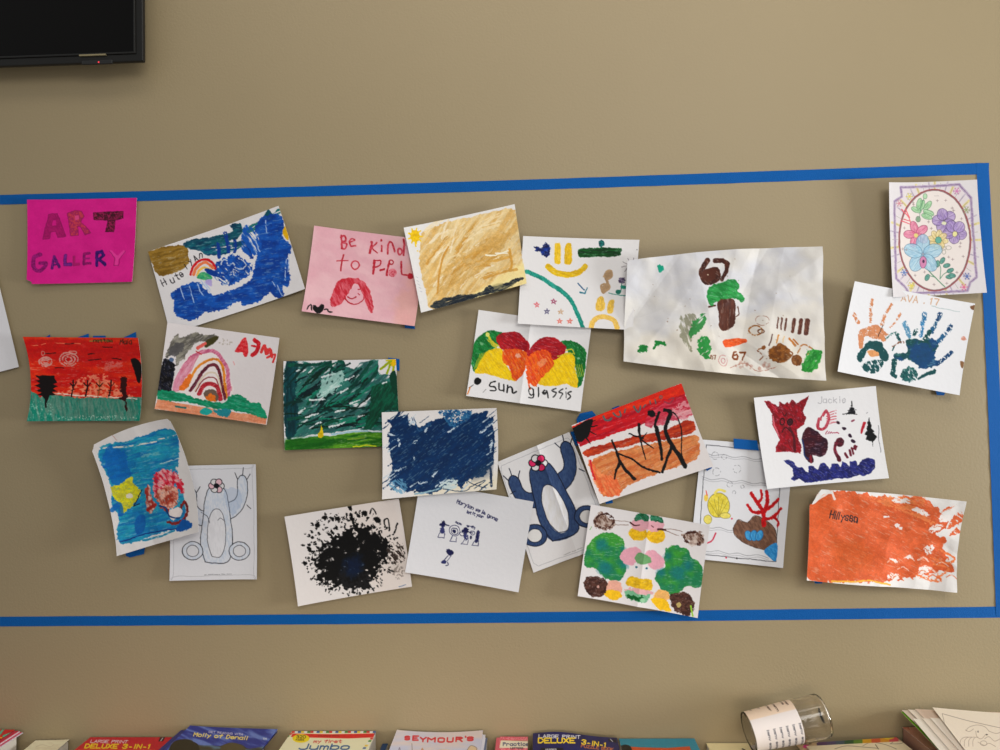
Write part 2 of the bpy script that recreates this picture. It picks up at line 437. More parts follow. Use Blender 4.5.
# ---- blue sea with rainbow
s = wall_sheet((140, 200, 5.86), (48, 303, 820, 40, 970, 522, 172, 788), .003, base=(222, 219, 220), est=.009)
BL = (26, 88, 172); BD = (16, 62, 140)
s.f([48, 300, 250, 262, 285, 330, 270, 385, 190, 430, 110, 440, 70, 380], (150, 118, 52), rough=5, tx=((118, 90, 34), .9, -15, 60, 10))
s.f([270, 240, 520, 195, 530, 150, 585, 140, 600, 185, 560, 225, 480, 250, 370, 290, 275, 280], (20, 92, 106), rough=5, tx=((10, 60, 84), 1, -10, 50, 8))
s.f([365, 270, 560, 240, 640, 240, 560, 290, 460, 320, 365, 310], (24, 104, 120), rough=5, tx=((14, 66, 104), 1, -8, 40, 8), dry=(.35, -8, 50, 8))
s.f([600, 170, 740, 110, 820, 60, 822, 90, 740, 150, 640, 200], (40, 110, 112), rough=5, dry=(.35, -20, 50, 8))
s.f([720, 110, 755, 55, 790, 90], (14, 80, 96), sm=False)
s.f([670, 170, 735, 95, 830, 95, 850, 160, 835, 215, 880, 260, 890, 310, 870, 345, 880, 500, 835, 500, 840, 560, 800, 575, 755, 540, 700, 590, 600, 620, 580, 590, 480, 640, 380, 660, 310, 700, 245, 700, 190, 650, 195, 600, 175, 545, 270, 490, 340, 480, 400, 545, 480, 545, 590, 500, 650, 450, 680, 330, 700, 230],
    BL, rough=7, rs=12, tx=(BD, .9, -8, 60, 22))
s.f([440, 370, 540, 320, 610, 350, 650, 385, 640, 430, 560, 480, 500, 495, 440, 460], BL, rough=10, tx=(BD, .9, 30, 30, 20), dry=(.3, 40, 20, 12))
for p in ([450, 260, 460, 330], [500, 190, 515, 300], [550, 240, 555, 300], [610, 240, 650, 330]): s.s(p, 22, BD, rough=4, dry=(.3, 90, 30, 8))
s.f([600, 180, 640, 150, 705, 260, 680, 320, 600, 300], BL, rough=6, dry=(.4, 55, 60, 7))
for i, p in enumerate(([235, 510, 250, 580], [280, 500, 310, 600], [330, 490, 365, 560], [350, 470, 405, 545], [370, 480, 405, 530], [640, 240, 680, 310], [660, 220, 700, 300], [740, 120, 745, 190], [880, 320, 870, 420], [860, 350, 850, 470], [800, 500, 830, 560], [770, 480, 800, 520])):
    s.s(p, 6, (170, 190, 222), dry=(.35, 70, 30, 4))
s.s([470, 375, 480, 350, 500, 350, 512, 380, 540, 370, 560, 400, 600, 400], 7, (200, 205, 215), dry=(.4, 0, 10, 5)); s.s([590, 345, 618, 375, 600, 400], 5, (210, 214, 220)); s.s([440, 450, 495, 480], 6, (230, 230, 225))
s.f([840, 190, 858, 155, 878, 225, 862, 232], (222, 176, 30))
s.s([292, 435, 310, 385, 345, 352, 385, 345, 420, 362, 438, 400], 14, (196, 30, 40))
s.s([310, 436, 325, 398, 352, 372, 385, 362, 425, 395], 17, (226, 128, 86)); s.s([330, 440, 345, 408, 375, 392, 410, 405], 14, (232, 190, 100))
s.f([325, 455, 350, 425, 385, 420, 420, 450, 400, 470, 350, 465], (46, 148, 104), tx=((120, 190, 130), .8, 0, 20, 12))
s.f([375, 405, 395, 395, 445, 425, 440, 450, 400, 430], BD); s.f([375, 470, 410, 465, 412, 505, 385, 495], (180, 168, 214))
for i, (ch, x, y, a_) in enumerate((('H', 135, 505, -28), ('u', 182, 486, -24), ('t', 212, 468, -30), ('e', 235, 452, -30), ('l', 272, 405, -35), ('y', 290, 378, -30), ('A', 318, 358, -20), ('n', 345, 335, -10))):
    s.t(ch, x, y, 36 if i else 44, INK, 5, ang=a_, gw=.5, jit=.05)
art(s, 'sea_painting', 'blue sea painting with a gold patch and a small rainbow, tilted beside the pink sign', lift=(.003, .006, .0005, .0005), crumple=.005, cs=14)

# ---- pale pink "be kind" sheet
s = wall_sheet((295, 215, 6.25), (125, 70, 822, 156, 752, 697, 52, 605), .003, base=(222, 170, 180), grain=.3, warp=.8); s.punch = .2
s.f([0, 0, 900, 0, 900, 740, 0, 740], (230, 184, 190), tx=((222, 168, 178), .9, 20, 150, 70), sm=False)
s.f([700, 360, 800, 250, 800, 720, 620, 690], (230, 172, 160), a=.6, rough=40, rs=60, soft=20)
RD = (176, 26, 44)
T = dict(tx=((206, 84, 100), .8, 40, 16, 10))
s.s([292, 130, 290, 205], 12, RD, **T); s.s([288, 140, 315, 132, 318, 160, 292, 168, 320, 180, 312, 205, 288, 206], 11, RD, **T)
s.s([340, 172, 372, 158, 355, 148, 338, 168, 348, 195, 378, 192], 9, RD, **T)
s.s([478, 170, 468, 240], 15, RD, **T); s.s([512, 172, 480, 205, 512, 232], 9, RD, **T); s.s([542, 190, 540, 222], 11, RD, **T); s.e(542, 158, 7, 8, RD)
s.s([575, 240, 580, 185, 600, 165, 622, 228], 11, RD, **T); s.ring(655, 228, 14, 18, 12, (200, 70, 88)); s.s([680, 150, 682, 250], 14, RD, **T)
s.s([300, 245, 285, 350], 9, RD); s.s([262, 285, 330, 284], 8, (190, 50, 66)); s.ring(375, 312, 24, 27, 8, (196, 60, 74))
s.s([485, 365, 492, 285], 15, RD, **T); s.s([492, 285, 530, 285, 525, 315, 498, 325], 9, RD); s.s([530, 345, 555, 338], 12, RD)
s.s([585, 290, 575, 370], 14, RD, **T); s.ring(598, 295, 15, 14, 8, RD); s.e(610, 360, 24, 26, (196, 62, 80), tx=((222, 130, 142), 1, 0, 8, 8)); s.s([668, 290, 665, 365, 700, 375], 12, RD, **T); s.e(722, 382, 19, 20, RD)
s.ring(368, 490, 62, 70, 6, RD)
s.f([225, 570, 235, 480, 270, 415, 330, 392, 380, 395, 440, 425, 475, 490, 492, 600, 468, 605, 430, 520, 400, 445, 372, 430, 345, 470, 320, 510, 280, 565], (190, 36, 52), rough=3, tx=((216, 96, 108), .9, 65, 40, 9))
s.f([375, 440, 400, 445, 425, 510, 405, 552, 360, 552, 322, 520, 350, 470], (226, 172, 182))
s.s([310, 505, 330, 545, 370, 560, 410, 548, 430, 515], 6, RD); s.s([328, 510, 352, 526, 380, 512], 8, (170, 20, 40)); s.s([395, 462, 408, 458], 7, RD); s.s([392, 488, 404, 496], 7, RD)
s.s([84, 592, 105, 560, 112, 600], 8, BLACK); s.f([118, 570, 135, 565, 150, 580, 170, 562, 186, 575, 182, 600, 155, 620, 128, 602], BLACK, rough=3)
s.s([190, 598, 205, 590, 212, 606, 232, 610], 8, BLACK)
art(s, 'kindness_poster', 'pale pink sheet with red words about being kind above a red haired face', 'drawing', lift=(.002, .003, .006, .004), crumple=.002)

# ---- smiley faces sheet
s = wall_sheet((510, 225, 6.82), (90, 78, 880, 105, 835, 718, 52, 675), .010, base=(224, 222, 222))
YE = (220, 182, 40); TQ = (12, 128, 112)
s.f([305, 135, 330, 122, 345, 135, 345, 255, 322, 265, 305, 250], YE, rough=2, tx=((240, 200, 60), .8, 90, 30, 8))
s.f([378, 145, 402, 122, 422, 140, 420, 255, 390, 270, 370, 255, 372, 200], YE, rough=2, tx=((200, 160, 30), .8, 90, 30, 8))
s.s([262, 285, 300, 318, 350, 335, 410, 337, 470, 320, 515, 280], 40, (222, 186, 28), rough=2, tx=((196, 156, 30), .8, 10, 60, 8))
s.f([158, 148, 185, 145, 210, 158, 232, 125, 255, 128, 275, 160, 268, 205, 240, 218, 215, 200, 208, 178, 165, 185, 178, 165], (24, 58, 140), rough=6, rs=9, tx=((20, 26, 70), 1, 0, 12, 12))
s.f([460, 195, 475, 165, 600, 155, 745, 158, 755, 185, 740, 208, 600, 215, 480, 218], (16, 88, 34), rough=4, tx=((6, 52, 22), 1, 0, 60, 7))
s.e(624, 128, 22, 24, (28, 116, 110), rough=4, tx=((10, 60, 66), 1, 0, 8, 8)); s.s([624, 150, 626, 165], 7, (12, 90, 60))
s.s([112, 318, 190, 350, 300, 415, 370, 465, 420, 520, 455, 590, 500, 705], 30, TQ, rough=2, tx=((50, 158, 140), .8, 50, 40, 8))
s.s([465, 395, 505, 445], 8, (20, 80, 120)); s.s([478, 460, 512, 470, 524, 428], 8, (16, 108, 130), sm=False)
for x, y, c in ((182, 545, (210, 70, 80)), (297, 524, (140, 40, 80)), (252, 592, (50, 44, 90)), (345, 592, (190, 150, 110)), (342, 656, (216, 96, 80)), (408, 656, (214, 92, 76))):
    p = []
    for k in range(11):
        a_ = -math.pi / 2 + k * 2 * math.pi * 2 / 5; p += [x + 20 * math.cos(a_), y + 19 * math.sin(a_)]
        if k >= 5: break
    s.s(p, 4, c, sm=False)
s.s([640, 350, 660, 315, 692, 312, 696, 350, 660, 375, 670, 400, 680, 430, 640, 465, 622, 440, 625, 410, 655, 405], 13, (166, 138, 108), tx=((190, 160, 120), .8, 0, 10, 10))
s.f([650, 330, 690, 310, 695, 350, 668, 370, 682, 420, 640, 470, 618, 430, 655, 400, 645, 365], (172, 144, 112))
s.e(820, 275, 15, 12, (232, 110, 96), ang=-30)
for k in range(9):
    a_ = k * .698 + .2; s.s([820 + 24 * math.cos(a_), 275 + 20 * math.sin(a_), 820 + 58 * math.cos(a_), 275 + 52 * math.sin(a_)], 3, (84, 76, 84))
s.e(766, 375, 24, 24, (66, 54, 82), rough=7, rs=8, tx=((130, 120, 140), 1, 0, 7, 7)); s.s([764, 400, 748, 465], 5, (30, 100, 90))
s.e(775, 423, 22, 12, (40, 140, 120), ang=10); s.e(738, 456, 18, 16, (30, 110, 96)); s.s([675, 465, 750, 478, 832, 480], 5, (40, 128, 116))
s.f([598, 500, 640, 495, 646, 575, 590, 582], (230, 192, 86), tx=((214, 176, 80), 1, 90, 20, 7)); s.f([675, 520, 710, 512, 705, 590, 672, 604, 662, 580], (230, 192, 86), tx=((214, 176, 80), 1, 90, 20, 7))
s.s([555, 700, 570, 655, 610, 630, 665, 632, 710, 655, 728, 705], 34, (232, 196, 104), tx=((222, 180, 90), .8, 30, 20, 8))
s.e(865, 170, 3, 3, INK)
art(s, 'smiley_painting', 'white sheet with yellow smiley face, dark green bar and curving teal line', lift=(.003, .004, .004, .003), wave=.001)

# ---- yellow painting
s = wall_sheet((395, 195, 6.0), (55, 200, 718, 58, 790, 535, 162, 710), .008, base=(228, 226, 224)); s.punch = .2
OC = (206, 152, 62)
s.f([170, 225, 330, 160, 500, 120, 700, 85, 740, 180, 765, 380, 770, 440, 790, 540, 700, 560, 500, 640, 230, 690, 190, 600, 150, 420, 150, 300], (230, 204, 150), rough=5, tx=((214, 172, 100), .9, -55, 150, 20))
s.f([700, 440, 800, 420, 800, 540, 500, 640, 260, 690, 400, 640], (246, 226, 160), rough=10, soft=8, a=.9)
rd = random.Random(4)
for i in range(60):
    x = rd.uniform(180, 560); y = rd.uniform(200, 560); a_ = math.radians(rd.uniform(-75, -30) if x < 420 else rd.uniform(-40, -8)); L = rd.uniform(80, 220)
    s.s([x, y, x + L * .5 * math.cos(a_), y + L * .5 * math.sin(a_) - 8, min(x + L * math.cos(a_), 735), max(y + L * math.sin(a_), 110)], rd.uniform(5, 20), rd.choice([OC, (196, 138, 50), (242, 224, 184), (222, 180, 104), (240, 218, 172), (244, 232, 206)]), a=.7, rough=2, dry=(.38, math.degrees(a_), 50, 7))
s.f([280, 520, 300, 440, 420, 340, 600, 250, 700, 240, 600, 370, 480, 480, 300, 600, 250, 600], (208, 164, 88), a=.55, rough=14, tx=((190, 140, 60), .8, -40, 60, 12), dry=(.3, -40, 60, 12))
s.s([255, 590, 262, 500, 280, 400, 320, 310], 12, (206, 150, 64)); s.s([690, 330, 700, 420, 690, 450], 16, (212, 158, 70)); s.s([545, 360, 600, 362, 680, 335], 8, (250, 240, 214))
s.s([560, 400, 640, 385, 690, 375], 14, (214, 160, 70), a=.8); s.s([600, 350, 675, 352], 8, (248, 240, 220))
for k in range(9):
    a_ = k * .698; s.s([122, 248, 122 + 42 * math.cos(a_), 248 + 46 * math.sin(a_)], 16, (236, 196, 20), w1=8)
s.e(122, 248, 30, 36, (240, 200, 16), tx=((222, 176, 10), .8, 0, 12, 12)); s.e(136, 337, 4, 5, (232, 190, 30)); s.s([122, 280, 124, 308], 9, (236, 196, 20))
DKN = (22, 32, 44)
s.f([215, 668, 260, 632, 330, 612, 420, 600, 520, 585, 560, 545, 600, 550, 700, 515, 768, 495, 765, 512, 700, 545, 640, 580, 540, 600, 440, 640, 340, 676, 250, 684], DKN, rough=4, tx=((56, 62, 62), .9, -15, 40, 8), dry=(.22, -15, 60, 9))
s.f([560, 555, 640, 530, 720, 515, 700, 560, 600, 585], (170, 160, 110), a=.6, dry=(.45, -15, 30, 7))
for i in range(5): s.s([128 + i * 6, 492 + i * 22, 140 + i * 6, 500 + i * 22], 2.5, (176, 178, 188))
art(s, 'yellow_painting', 'ochre yellow brushed painting with small yellow sun and dark strip along its lower edge', lift=(.002, .003, .006, .005), crumple=.002)

# ---- big crinkled sheet
s = wall_sheet((615, 240, 4.65), (55, 100, 955, 35, 962, 655, 38, 565), .004, base=(214, 212, 208), bow=(4, 0, 2, 0), est=.023, dens=2.0)
s.f([0, 0, 1000, 0, 1000, 700, 0, 700], (214, 211, 206), sm=False, tx=((204, 204, 208), 1, 10, 160, 120))
s.f([40, 480, 300, 420, 960, 300, 965, 660, 30, 580], (224, 216, 200), a=.5, rough=30, rs=70, soft=20)
BR = (76, 38, 24); GN = (26, 118, 54)
s.s([428, 95, 408, 130, 400, 165, 418, 195, 450, 195, 478, 175, 470, 140, 440, 145], 26, BR, tx=((52, 24, 18), .8, 40, 20, 10)); s.e(436, 165, 34, 30, BR); s.e(432, 164, 4, 3, (190, 170, 150))
s.s([465, 98, 500, 98, 522, 110, 515, 150, 498, 185], 24, BR, w1=18, tx=((52, 24, 18), .8, 60, 20, 10), sm=False)
s.f([470, 285, 500, 270, 548, 275, 560, 300, 560, 360, 555, 400, 520, 418, 490, 415, 478, 370], (72, 38, 28), rough=3, tx=((92, 52, 38), .9, 90, 60, 9))
s.s([432, 312, 458, 308], 10, BR); s.s([570, 310, 578, 345, 565, 358], 5, BR)
s.f([430, 295, 425, 245, 445, 215, 500, 195, 530, 182, 570, 190, 582, 215, 575, 235, 605, 265, 595, 290, 560, 275, 500, 275, 460, 290, 445, 305], GN, rough=5, tx=((60, 156, 84), .8, 20, 30, 10))
s.f([300, 370, 330, 345, 370, 355, 385, 400, 360, 450, 345, 520, 330, 500, 300, 440], (120, 120, 96), a=.7, rough=8, dry=(.45, 70, 30, 7))
s.f([345, 455, 355, 390, 400, 345, 418, 360, 400, 410, 370, 440], (60, 132, 74), rough=7, dry=(.35, -50, 30, 8))
s.f([380, 480, 400, 450, 430, 460, 440, 530, 420, 555, 390, 535], (50, 142, 70), rough=7, dry=(.25, -50, 20, 8))
s.f([102, 518, 118, 490, 150, 485, 145, 515, 115, 522], GN, rough=6, rs=8); s.f([178, 505, 190, 468, 235, 480, 230, 495, 205, 490], GN, rough=6, rs=8)
s.f([195, 122, 210, 112, 232, 135, 210, 150], (26, 150, 124), rough=3, rs=8)
s.f([497, 470, 540, 458, 605, 462, 600, 480, 520, 500, 503, 495], (222, 98, 46), tx=((200, 78, 34), .8, 0, 20, 7))
s.t('67', 543, 555, 33, (124, 66, 30), 8, gw=.72, adv=1.0, jit=.05, ang=2); s.t('67', 436, 557, 17, (110, 60, 34), 4, gw=.7)
s.ring(497, 562, 20, 24, 3, (190, 130, 130), dry=(.3, 0, 8, 8)); s.ring(497, 562, 9, 11, 3, (190, 120, 130))
s.dots(620, 585, 95, 18, 26, 3, 9, (170, 120, 106), seed=3, a=.4); s.s([530, 595, 600, 575, 660, 610, 740, 590], 3, (160, 100, 84), dry=(.4, 0, 10, 6))
s.ring(648, 420, 28, 22, 7, (150, 98, 46), dry=(.3, 0, 12, 8)); s.ring(670, 425, 14, 9, 5, (110, 70, 46)); s.ring(680, 375, 30, 22, 3, (160, 124, 110), dry=(.4, 0, 8, 8))
for i, (x, w_) in enumerate(((745, 6), (762, 7), (782, 9), (818, 15), (848, 18), (878, 22))):
    s.s([x + 8, 365 + i * 2, x, 412 + i * 5], w_, (84, 46, 38), tx=((110, 70, 56), .9, 90, 14, 6))
s.s([722, 440, 705, 490], 6, (96, 66, 60)); s.s([750, 445, 738, 480], 7, (190, 130, 60)); s.s([775, 450, 768, 478], 5, (214, 180, 130)); s.s([800, 460, 825, 495], 10, (180, 116, 56), dry=(.3, 0, 8, 8)); s.s([818, 465, 838, 490], 8, (170, 106, 50))
s.e(752, 528, 50, 44, (140, 88, 36), rough=6, tx=((104, 62, 26), 1, 0, 16, 10)); s.e(830, 560, 28, 28, (130, 82, 40), rough=3, tx=((100, 60, 26), 1, 0, 12, 10)); s.s([690, 500, 660, 510], 6, (150, 96, 50)); s.e(682, 502, 9, 10, (130, 80, 40))
s.s([795, 520, 812, 530, 800, 545], 6, (130, 80, 40)); s.s([835, 525, 860, 490, 905, 510, 880, 530], 7, (176, 120, 70), dry=(.35, 0, 12, 6))
s.f([865, 560, 880, 515, 945, 515, 948, 535, 920, 600, 870, 615, 850, 590], (54, 150, 62), rough=6, tx=((28, 116, 44), .9, -50, 30, 8), dry=(.2, -50, 20, 8))
s.s([655, 515, 680, 540, 665, 560], 5, (130, 80, 50), dry=(.4, 0, 6, 6)); s.dots(500, 330, 430, 260, 34, 1.5, 3.5, (120, 90, 70), seed=9, a=.6)
art(s, 'crinkled_painting', 'large crinkled white sheet painted with a brown and green figure, carrot and brown blobs', lift=(.004, .004, .006, .002), crumple=.034, cs=13)

# ---- left column: red and green landscape
s = wall_sheet((0, 320, 6.25), (163, 107, 870, 112, 882, 630, 190, 632), .006, base=(222, 216, 210), bow=(0, 2.5, 0, -5.5), est=.006)
s.f([150, 95, 900, 95, 905, 520, 150, 520], (186, 24, 20), sm=False, tx=((206, 52, 22), 1, 0, 220, 26))
s.f([150, 95, 900, 95, 900, 128, 500, 150, 170, 140], (208, 66, 26), sm=False, tx=((190, 40, 20), .8, 0, 80, 10))
s.f([200, 120, 880, 160, 890, 230, 220, 250], (172, 14, 20), a=.6, rough=12, rs=40, soft=8)
s.s([210, 165, 300, 148, 420, 146, 500, 150], 5, (226, 120, 90), dry=(.45, 0, 20, 5)); s.s([560, 132, 640, 128, 700, 134], 7, (150, 120, 60), dry=(.3, 0, 12, 6))
s.t('nottaa', 582, 137, 19, (60, 44, 20), 5, gw=.7, adv=1.1, jit=.1); s.t('Mala', 752, 152, 30, (54, 36, 24), 5, gw=.6, adv=.8, jit=.08)
for p in ([285, 212, 350, 208], [410, 148, 460, 146], [550, 212, 590, 208], [552, 250, 630, 242], [700, 240, 760, 243], [345, 298, 400, 300], [640, 166, 700, 170]): s.s(p, 6, (54, 12, 14), dry=(.25, 0, 14, 5))
for cx, cy, rx, ry in ((290, 262, 34, 28), (428, 246, 56, 40)):
    for q in (1, .68, .36): s.ring(cx, cy, rx * q, ry * q, 9, (202, 146, 138), dry=(.36, 20, 14, 6))
s.ring(278, 210, 10, 12, 4, (200, 140, 130)); s.ring(455, 205, 22, 10, 6, (200, 140, 130))
s.f([650, 290, 670, 260, 740, 260, 768, 285, 720, 310, 655, 315], (206, 110, 104), a=.8, dry=(.4, 0, 20, 6))
s.f([340, 500, 345, 450, 420, 440, 520, 350, 640, 345, 720, 400, 860, 485, 880, 500, 300, 500], (232, 150, 120), a=.8, rough=14, rs=16, dry=(.5, 0, 14, 10))
s.f([180, 440, 230, 450, 265, 480, 330, 468, 420, 478, 480, 488, 600, 484, 720, 492, 820, 480, 900, 480, 900, 645, 180, 645], (26, 128, 108), rough=4, sm=False, tx=((96, 140, 124), 1, 80, 60, 12))
s.s([270, 480, 345, 462, 460, 470, 700, 482, 860, 490], 7, (232, 214, 202), dry=(.35, 0, 20, 6))
s.f([330, 490, 700, 495, 850, 520, 830, 600, 380, 600], (104, 136, 122), a=.65, rough=10, tx=((60, 116, 100), 1, 88, 40, 8), dry=(.35, 88, 60, 7))
s.dots(260, 560, 80, 60, 60, 2, 4, (150, 200, 180), seed=2, a=.8); s.dots(600, 612, 280, 14, 70, 2, 4, (200, 220, 205), seed=8, a=.8)
BK = (20, 12, 12)
s.f([235, 348, 340, 345, 345, 372, 358, 390, 335, 400, 365, 415, 335, 430, 360, 448, 328, 450, 350, 470, 312, 475, 305, 500, 302, 548, 292, 548, 290, 500, 270, 470, 240, 465, 270, 450, 235, 440, 262, 425, 230, 410, 262, 395, 235, 380, 258, 372], BK, sm=False, rough=2)
s.f([752, 362, 790, 360, 795, 400, 790, 440, 800, 480, 790, 500, 800, 530, 795, 570, 785, 560, 782, 510, 745, 490, 770, 470, 750, 440, 760, 400], (50, 14, 14), rough=6, rs=9); s.s([745, 488, 800, 480], 7, (60, 16, 14))
for x in (455, 540, 620, 690):
    s.s([x, 378, x + 2, 420, x - 10, 478], 9, BK if x != 620 else (150, 90, 50), rough=2); s.s([x - 18, 395, x + 3, 415, x + 22, 392], 6, BK if x != 690 else (90, 20, 16)); s.s([x - 12, 440, x + 14, 436], 5, (70, 24, 20))
s.f([822, 245, 870, 248, 890, 300, 878, 388, 862, 380, 845, 330], BK, rough=2)
art(s, 'red_landscape_painting', 'red sky over teal ground with small black trees, under blue tape tabs at the left', lift=(.001, .004, .002, .008), crumple=.003)

# ---- rainbow with smoke
s = wall_sheet((145, 315, 6.52), (155, 50, 880, 150, 800, 715, 75, 612), .011, base=(222, 216, 216))
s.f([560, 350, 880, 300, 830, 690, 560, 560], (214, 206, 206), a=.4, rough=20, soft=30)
s.f([140, 280, 180, 160, 215, 125, 230, 150, 330, 115, 380, 125, 470, 130, 440, 175, 350, 170, 300, 220, 240, 300, 200, 330, 200, 250], (150, 146, 134), rough=7, tx=((96, 92, 86), 1, -30, 60, 16))
s.f([165, 240, 210, 180, 260, 190, 230, 250, 190, 270], (84, 82, 84), a=.8, rough=8)
s.f([385, 205, 400, 165, 450, 138, 478, 142, 460, 170, 410, 208], (70, 66, 34), rough=3); s.dots(520, 175, 50, 20, 14, 2, 7, (170, 160, 146), a=.6)
s.f([118, 305, 155, 288, 195, 320, 196, 350, 180, 500, 95, 515, 90, 480], (14, 12, 14), rough=5, tx=((34, 36, 52), .8, 60, 20, 10)); s.e(175, 292, 16, 14, (90, 110, 140))
A1 = dict(rough=2)
s.f([180, 490, 205, 390, 260, 290, 330, 240, 420, 222, 490, 255, 535, 330, 558, 420, 548, 545, 200, 560], (232, 222, 220))
s.s([200, 490, 225, 385, 290, 290, 370, 240, 450, 240, 500, 290, 535, 360, 545, 450, 540, 530], 26, (190, 96, 128), tx=((216, 140, 164), .9, -40, 60, 8), **A1)
s.f([185, 490, 215, 380, 290, 280, 345, 265, 330, 300, 300, 370, 260, 420, 230, 490], (206, 122, 142), a=.9, tx=((222, 160, 180), .9, -60, 50, 10))
s.s([340, 215, 390, 185], 22, (216, 100, 92), dry=(.25, -30, 20, 7)); s.s([330, 235, 365, 255], 7, (190, 60, 60))
s.s([240, 480, 280, 455, 315, 380, 370, 315, 440, 288, 490, 310, 512, 380, 522, 470, 530, 540], 17, (222, 142, 46), tx=((196, 110, 30), .8, -40, 30, 7), **A1)
s.f([225, 485, 262, 420, 290, 385, 305, 400, 280, 460, 255, 488], (226, 120, 50), rough=4)
s.s([295, 490, 330, 440, 375, 370, 420, 328, 465, 335, 490, 400, 505, 480, 520, 550], 21, (118, 50, 62), tx=((80, 28, 44), .9, -40, 30, 7), **A1)
s.s([325, 490, 365, 420, 405, 380, 450, 378, 480, 420, 495, 500], 11, (216, 200, 180)); s.s([330, 495, 375, 428, 420, 405, 465, 425, 490, 520], 8, (140, 62, 66))
s.s([355, 510, 380, 465, 425, 448, 470, 475, 490, 550], 30, (192, 62, 70), tx=((160, 36, 50), .9, 0, 20, 8)); s.f([390, 540, 385, 505, 430, 485, 470, 510, 470, 560, 440, 560], (110, 92, 80), rough=4); s.f([395, 550, 420, 512, 455, 530, 455, 562], (216, 116, 44), rough=4)
s.f([90, 545, 300, 590, 450, 610, 620, 640, 800, 660, 795, 712, 500, 680, 300, 650, 75, 612], (222, 154, 120), sm=False, tx=((208, 130, 96), .8, 8, 60, 12))
s.f([92, 500, 150, 490, 260, 515, 350, 545, 440, 565, 520, 570, 545, 535, 600, 515, 650, 535, 690, 565, 750, 575, 770, 610, 800, 660, 780, 672, 690, 645, 560, 620, 400, 600, 260, 565, 160, 560, 95, 545], (14, 122, 86), rough=5, tx=((30, 146, 108), .9, 10, 60, 10))
s.s([205, 595, 270, 608], 12, (40, 104, 100), dry=(.3, 0, 10, 7)); s.f([360, 625, 400, 605, 445, 630, 410, 652, 370, 645], (38, 158, 150)); s.f([450, 615, 560, 615, 540, 660, 480, 645], (40, 130, 140), rough=7, rs=9)
RR = (200, 36, 46)
s.f([585, 235, 645, 148, 672, 190, 668, 265, 645, 270, 632, 240], RR, rough=3, tx=((222, 80, 84), .9, 0, 12, 12)); s.s([715, 165, 742, 190, 730, 235, 700, 262], 26, RR, tx=((176, 24, 36), .9, 0, 10, 10)); s.s([695, 200, 722, 205], 12, RR)
s.s([760, 240, 780, 205, 795, 255, 815, 225, 830, 270], 22, (210, 66, 66), rough=3); s.s([800, 280, 850, 255, 838, 308], 13, (206, 60, 60)); s.s([575, 305, 580, 325], 5, (220, 150, 150)); s.s([560, 470, 562, 495], 5, (220, 150, 150))
art(s, 'rainbow_painting', 'white sheet with a big arched rainbow, grey smoke, green ground and red writing', lift=(.001, .003, .003, .005), crumple=.003)

# ---- dark green scribble with lawn
s = wall_sheet((275, 350, 7.146), (65, 80, 865, 65, 895, 685, 75, 715), .004, base=(222, 220, 222), bow=(0, 0, 0, 1))
s.f([78, 95, 300, 105, 480, 75, 500, 110, 560, 140, 640, 85, 760, 80, 750, 170, 830, 170, 870, 250, 895, 300, 895, 590, 600, 580, 400, 590, 220, 610, 85, 600], (10, 92, 78), rough=8, rs=30, a=.8, dry=(.30, -35, 90, 20), tx=((6, 60, 58), 1, -35, 80, 16))
s.f([76, 95, 160, 100, 150, 300, 170, 480, 150, 600, 78, 600], (14, 70, 76), tx=((6, 50, 56), 1, 90, 90, 14), rough=8)
rd = random.Random(12)
GC = [(2, 34, 38), (4, 48, 46), (8, 78, 60), (2, 42, 32), (24, 120, 96), (4, 50, 46)]
for i in range(120):
    x = rd.uniform(100, 800); y = rd.uniform(120, 560)
    if 330 < x < 520 and 150 < y < 330 and rd.random() < .8: continue
    if x > 700 and y < 260: continue
    a_ = math.radians(rd.uniform(-60, -28) if y < 380 else rd.uniform(-28, 4)); L = rd.uniform(80, 200)
    s.s([x - L / 2 * math.cos(a_), y - L / 2 * math.sin(a_), x, y - 8, min(x + L / 2 * math.cos(a_), 880), max(y + L / 2 * math.sin(a_), 95)], rd.uniform(7, 20), rd.choice(GC), rough=3, dry=(.28, math.degrees(a_), 60, 7))
for p in ([100, 110, 250, 105, 400, 85], [390, 90, 420, 140, 470, 130, 490, 95, 460, 80], [690, 85, 600, 200, 520, 290], [760, 90, 690, 200, 580, 300], [830, 170, 850, 300, 860, 420]): s.s(p, 24, (4, 58, 52), rough=3, tx=((10, 88, 70), .9, -40, 40, 7))
s.f([700, 260, 860, 230, 885, 330, 880, 430, 780, 440, 700, 560, 640, 560, 680, 400], (4, 62, 46), rough=8, tx=((14, 96, 70), .8, -60, 40, 8))
for p in ([340, 190, 430, 170], [350, 300, 470, 250], [250, 355, 360, 352], [500, 215, 560, 185], [540, 380, 610, 350], [160, 150, 175, 145], [170, 450, 210, 420], [245, 160, 280, 130], [600, 480, 640, 468], [390, 550, 500, 515], [430, 440, 500, 425], [220, 480, 310, 455], [770, 240, 800, 228], [470, 300, 520, 270], [290, 525, 330, 515]): s.s(p, 15, (216, 222, 222), w1=7, rough=4, rs=8, dry=(.25, -30, 20, 6))
s.f([335, 210, 420, 160, 500, 170, 450, 250, 410, 310, 310, 330, 325, 260], (178, 212, 204), a=.8, rough=12, dry=(.3, -60, 30, 10))
s.s([120, 632, 260, 620, 420, 605, 560, 575, 650, 580, 770, 580], 11, (214, 222, 226), dry=(.25, 0, 30, 6)); s.s([400, 600, 560, 585, 660, 582], 8, (110, 170, 190), a=.7)
s.f([78, 640, 200, 628, 400, 612, 560, 590, 760, 588, 900, 590, 900, 700, 500, 705, 76, 718], (34, 96, 22), sm=False, tx=((92, 150, 40), 1, -6, 120, 14)); s.f([78, 640, 280, 625, 420, 640, 380, 700, 76, 716], (18, 84, 24), a=.7, rough=10, soft=8)
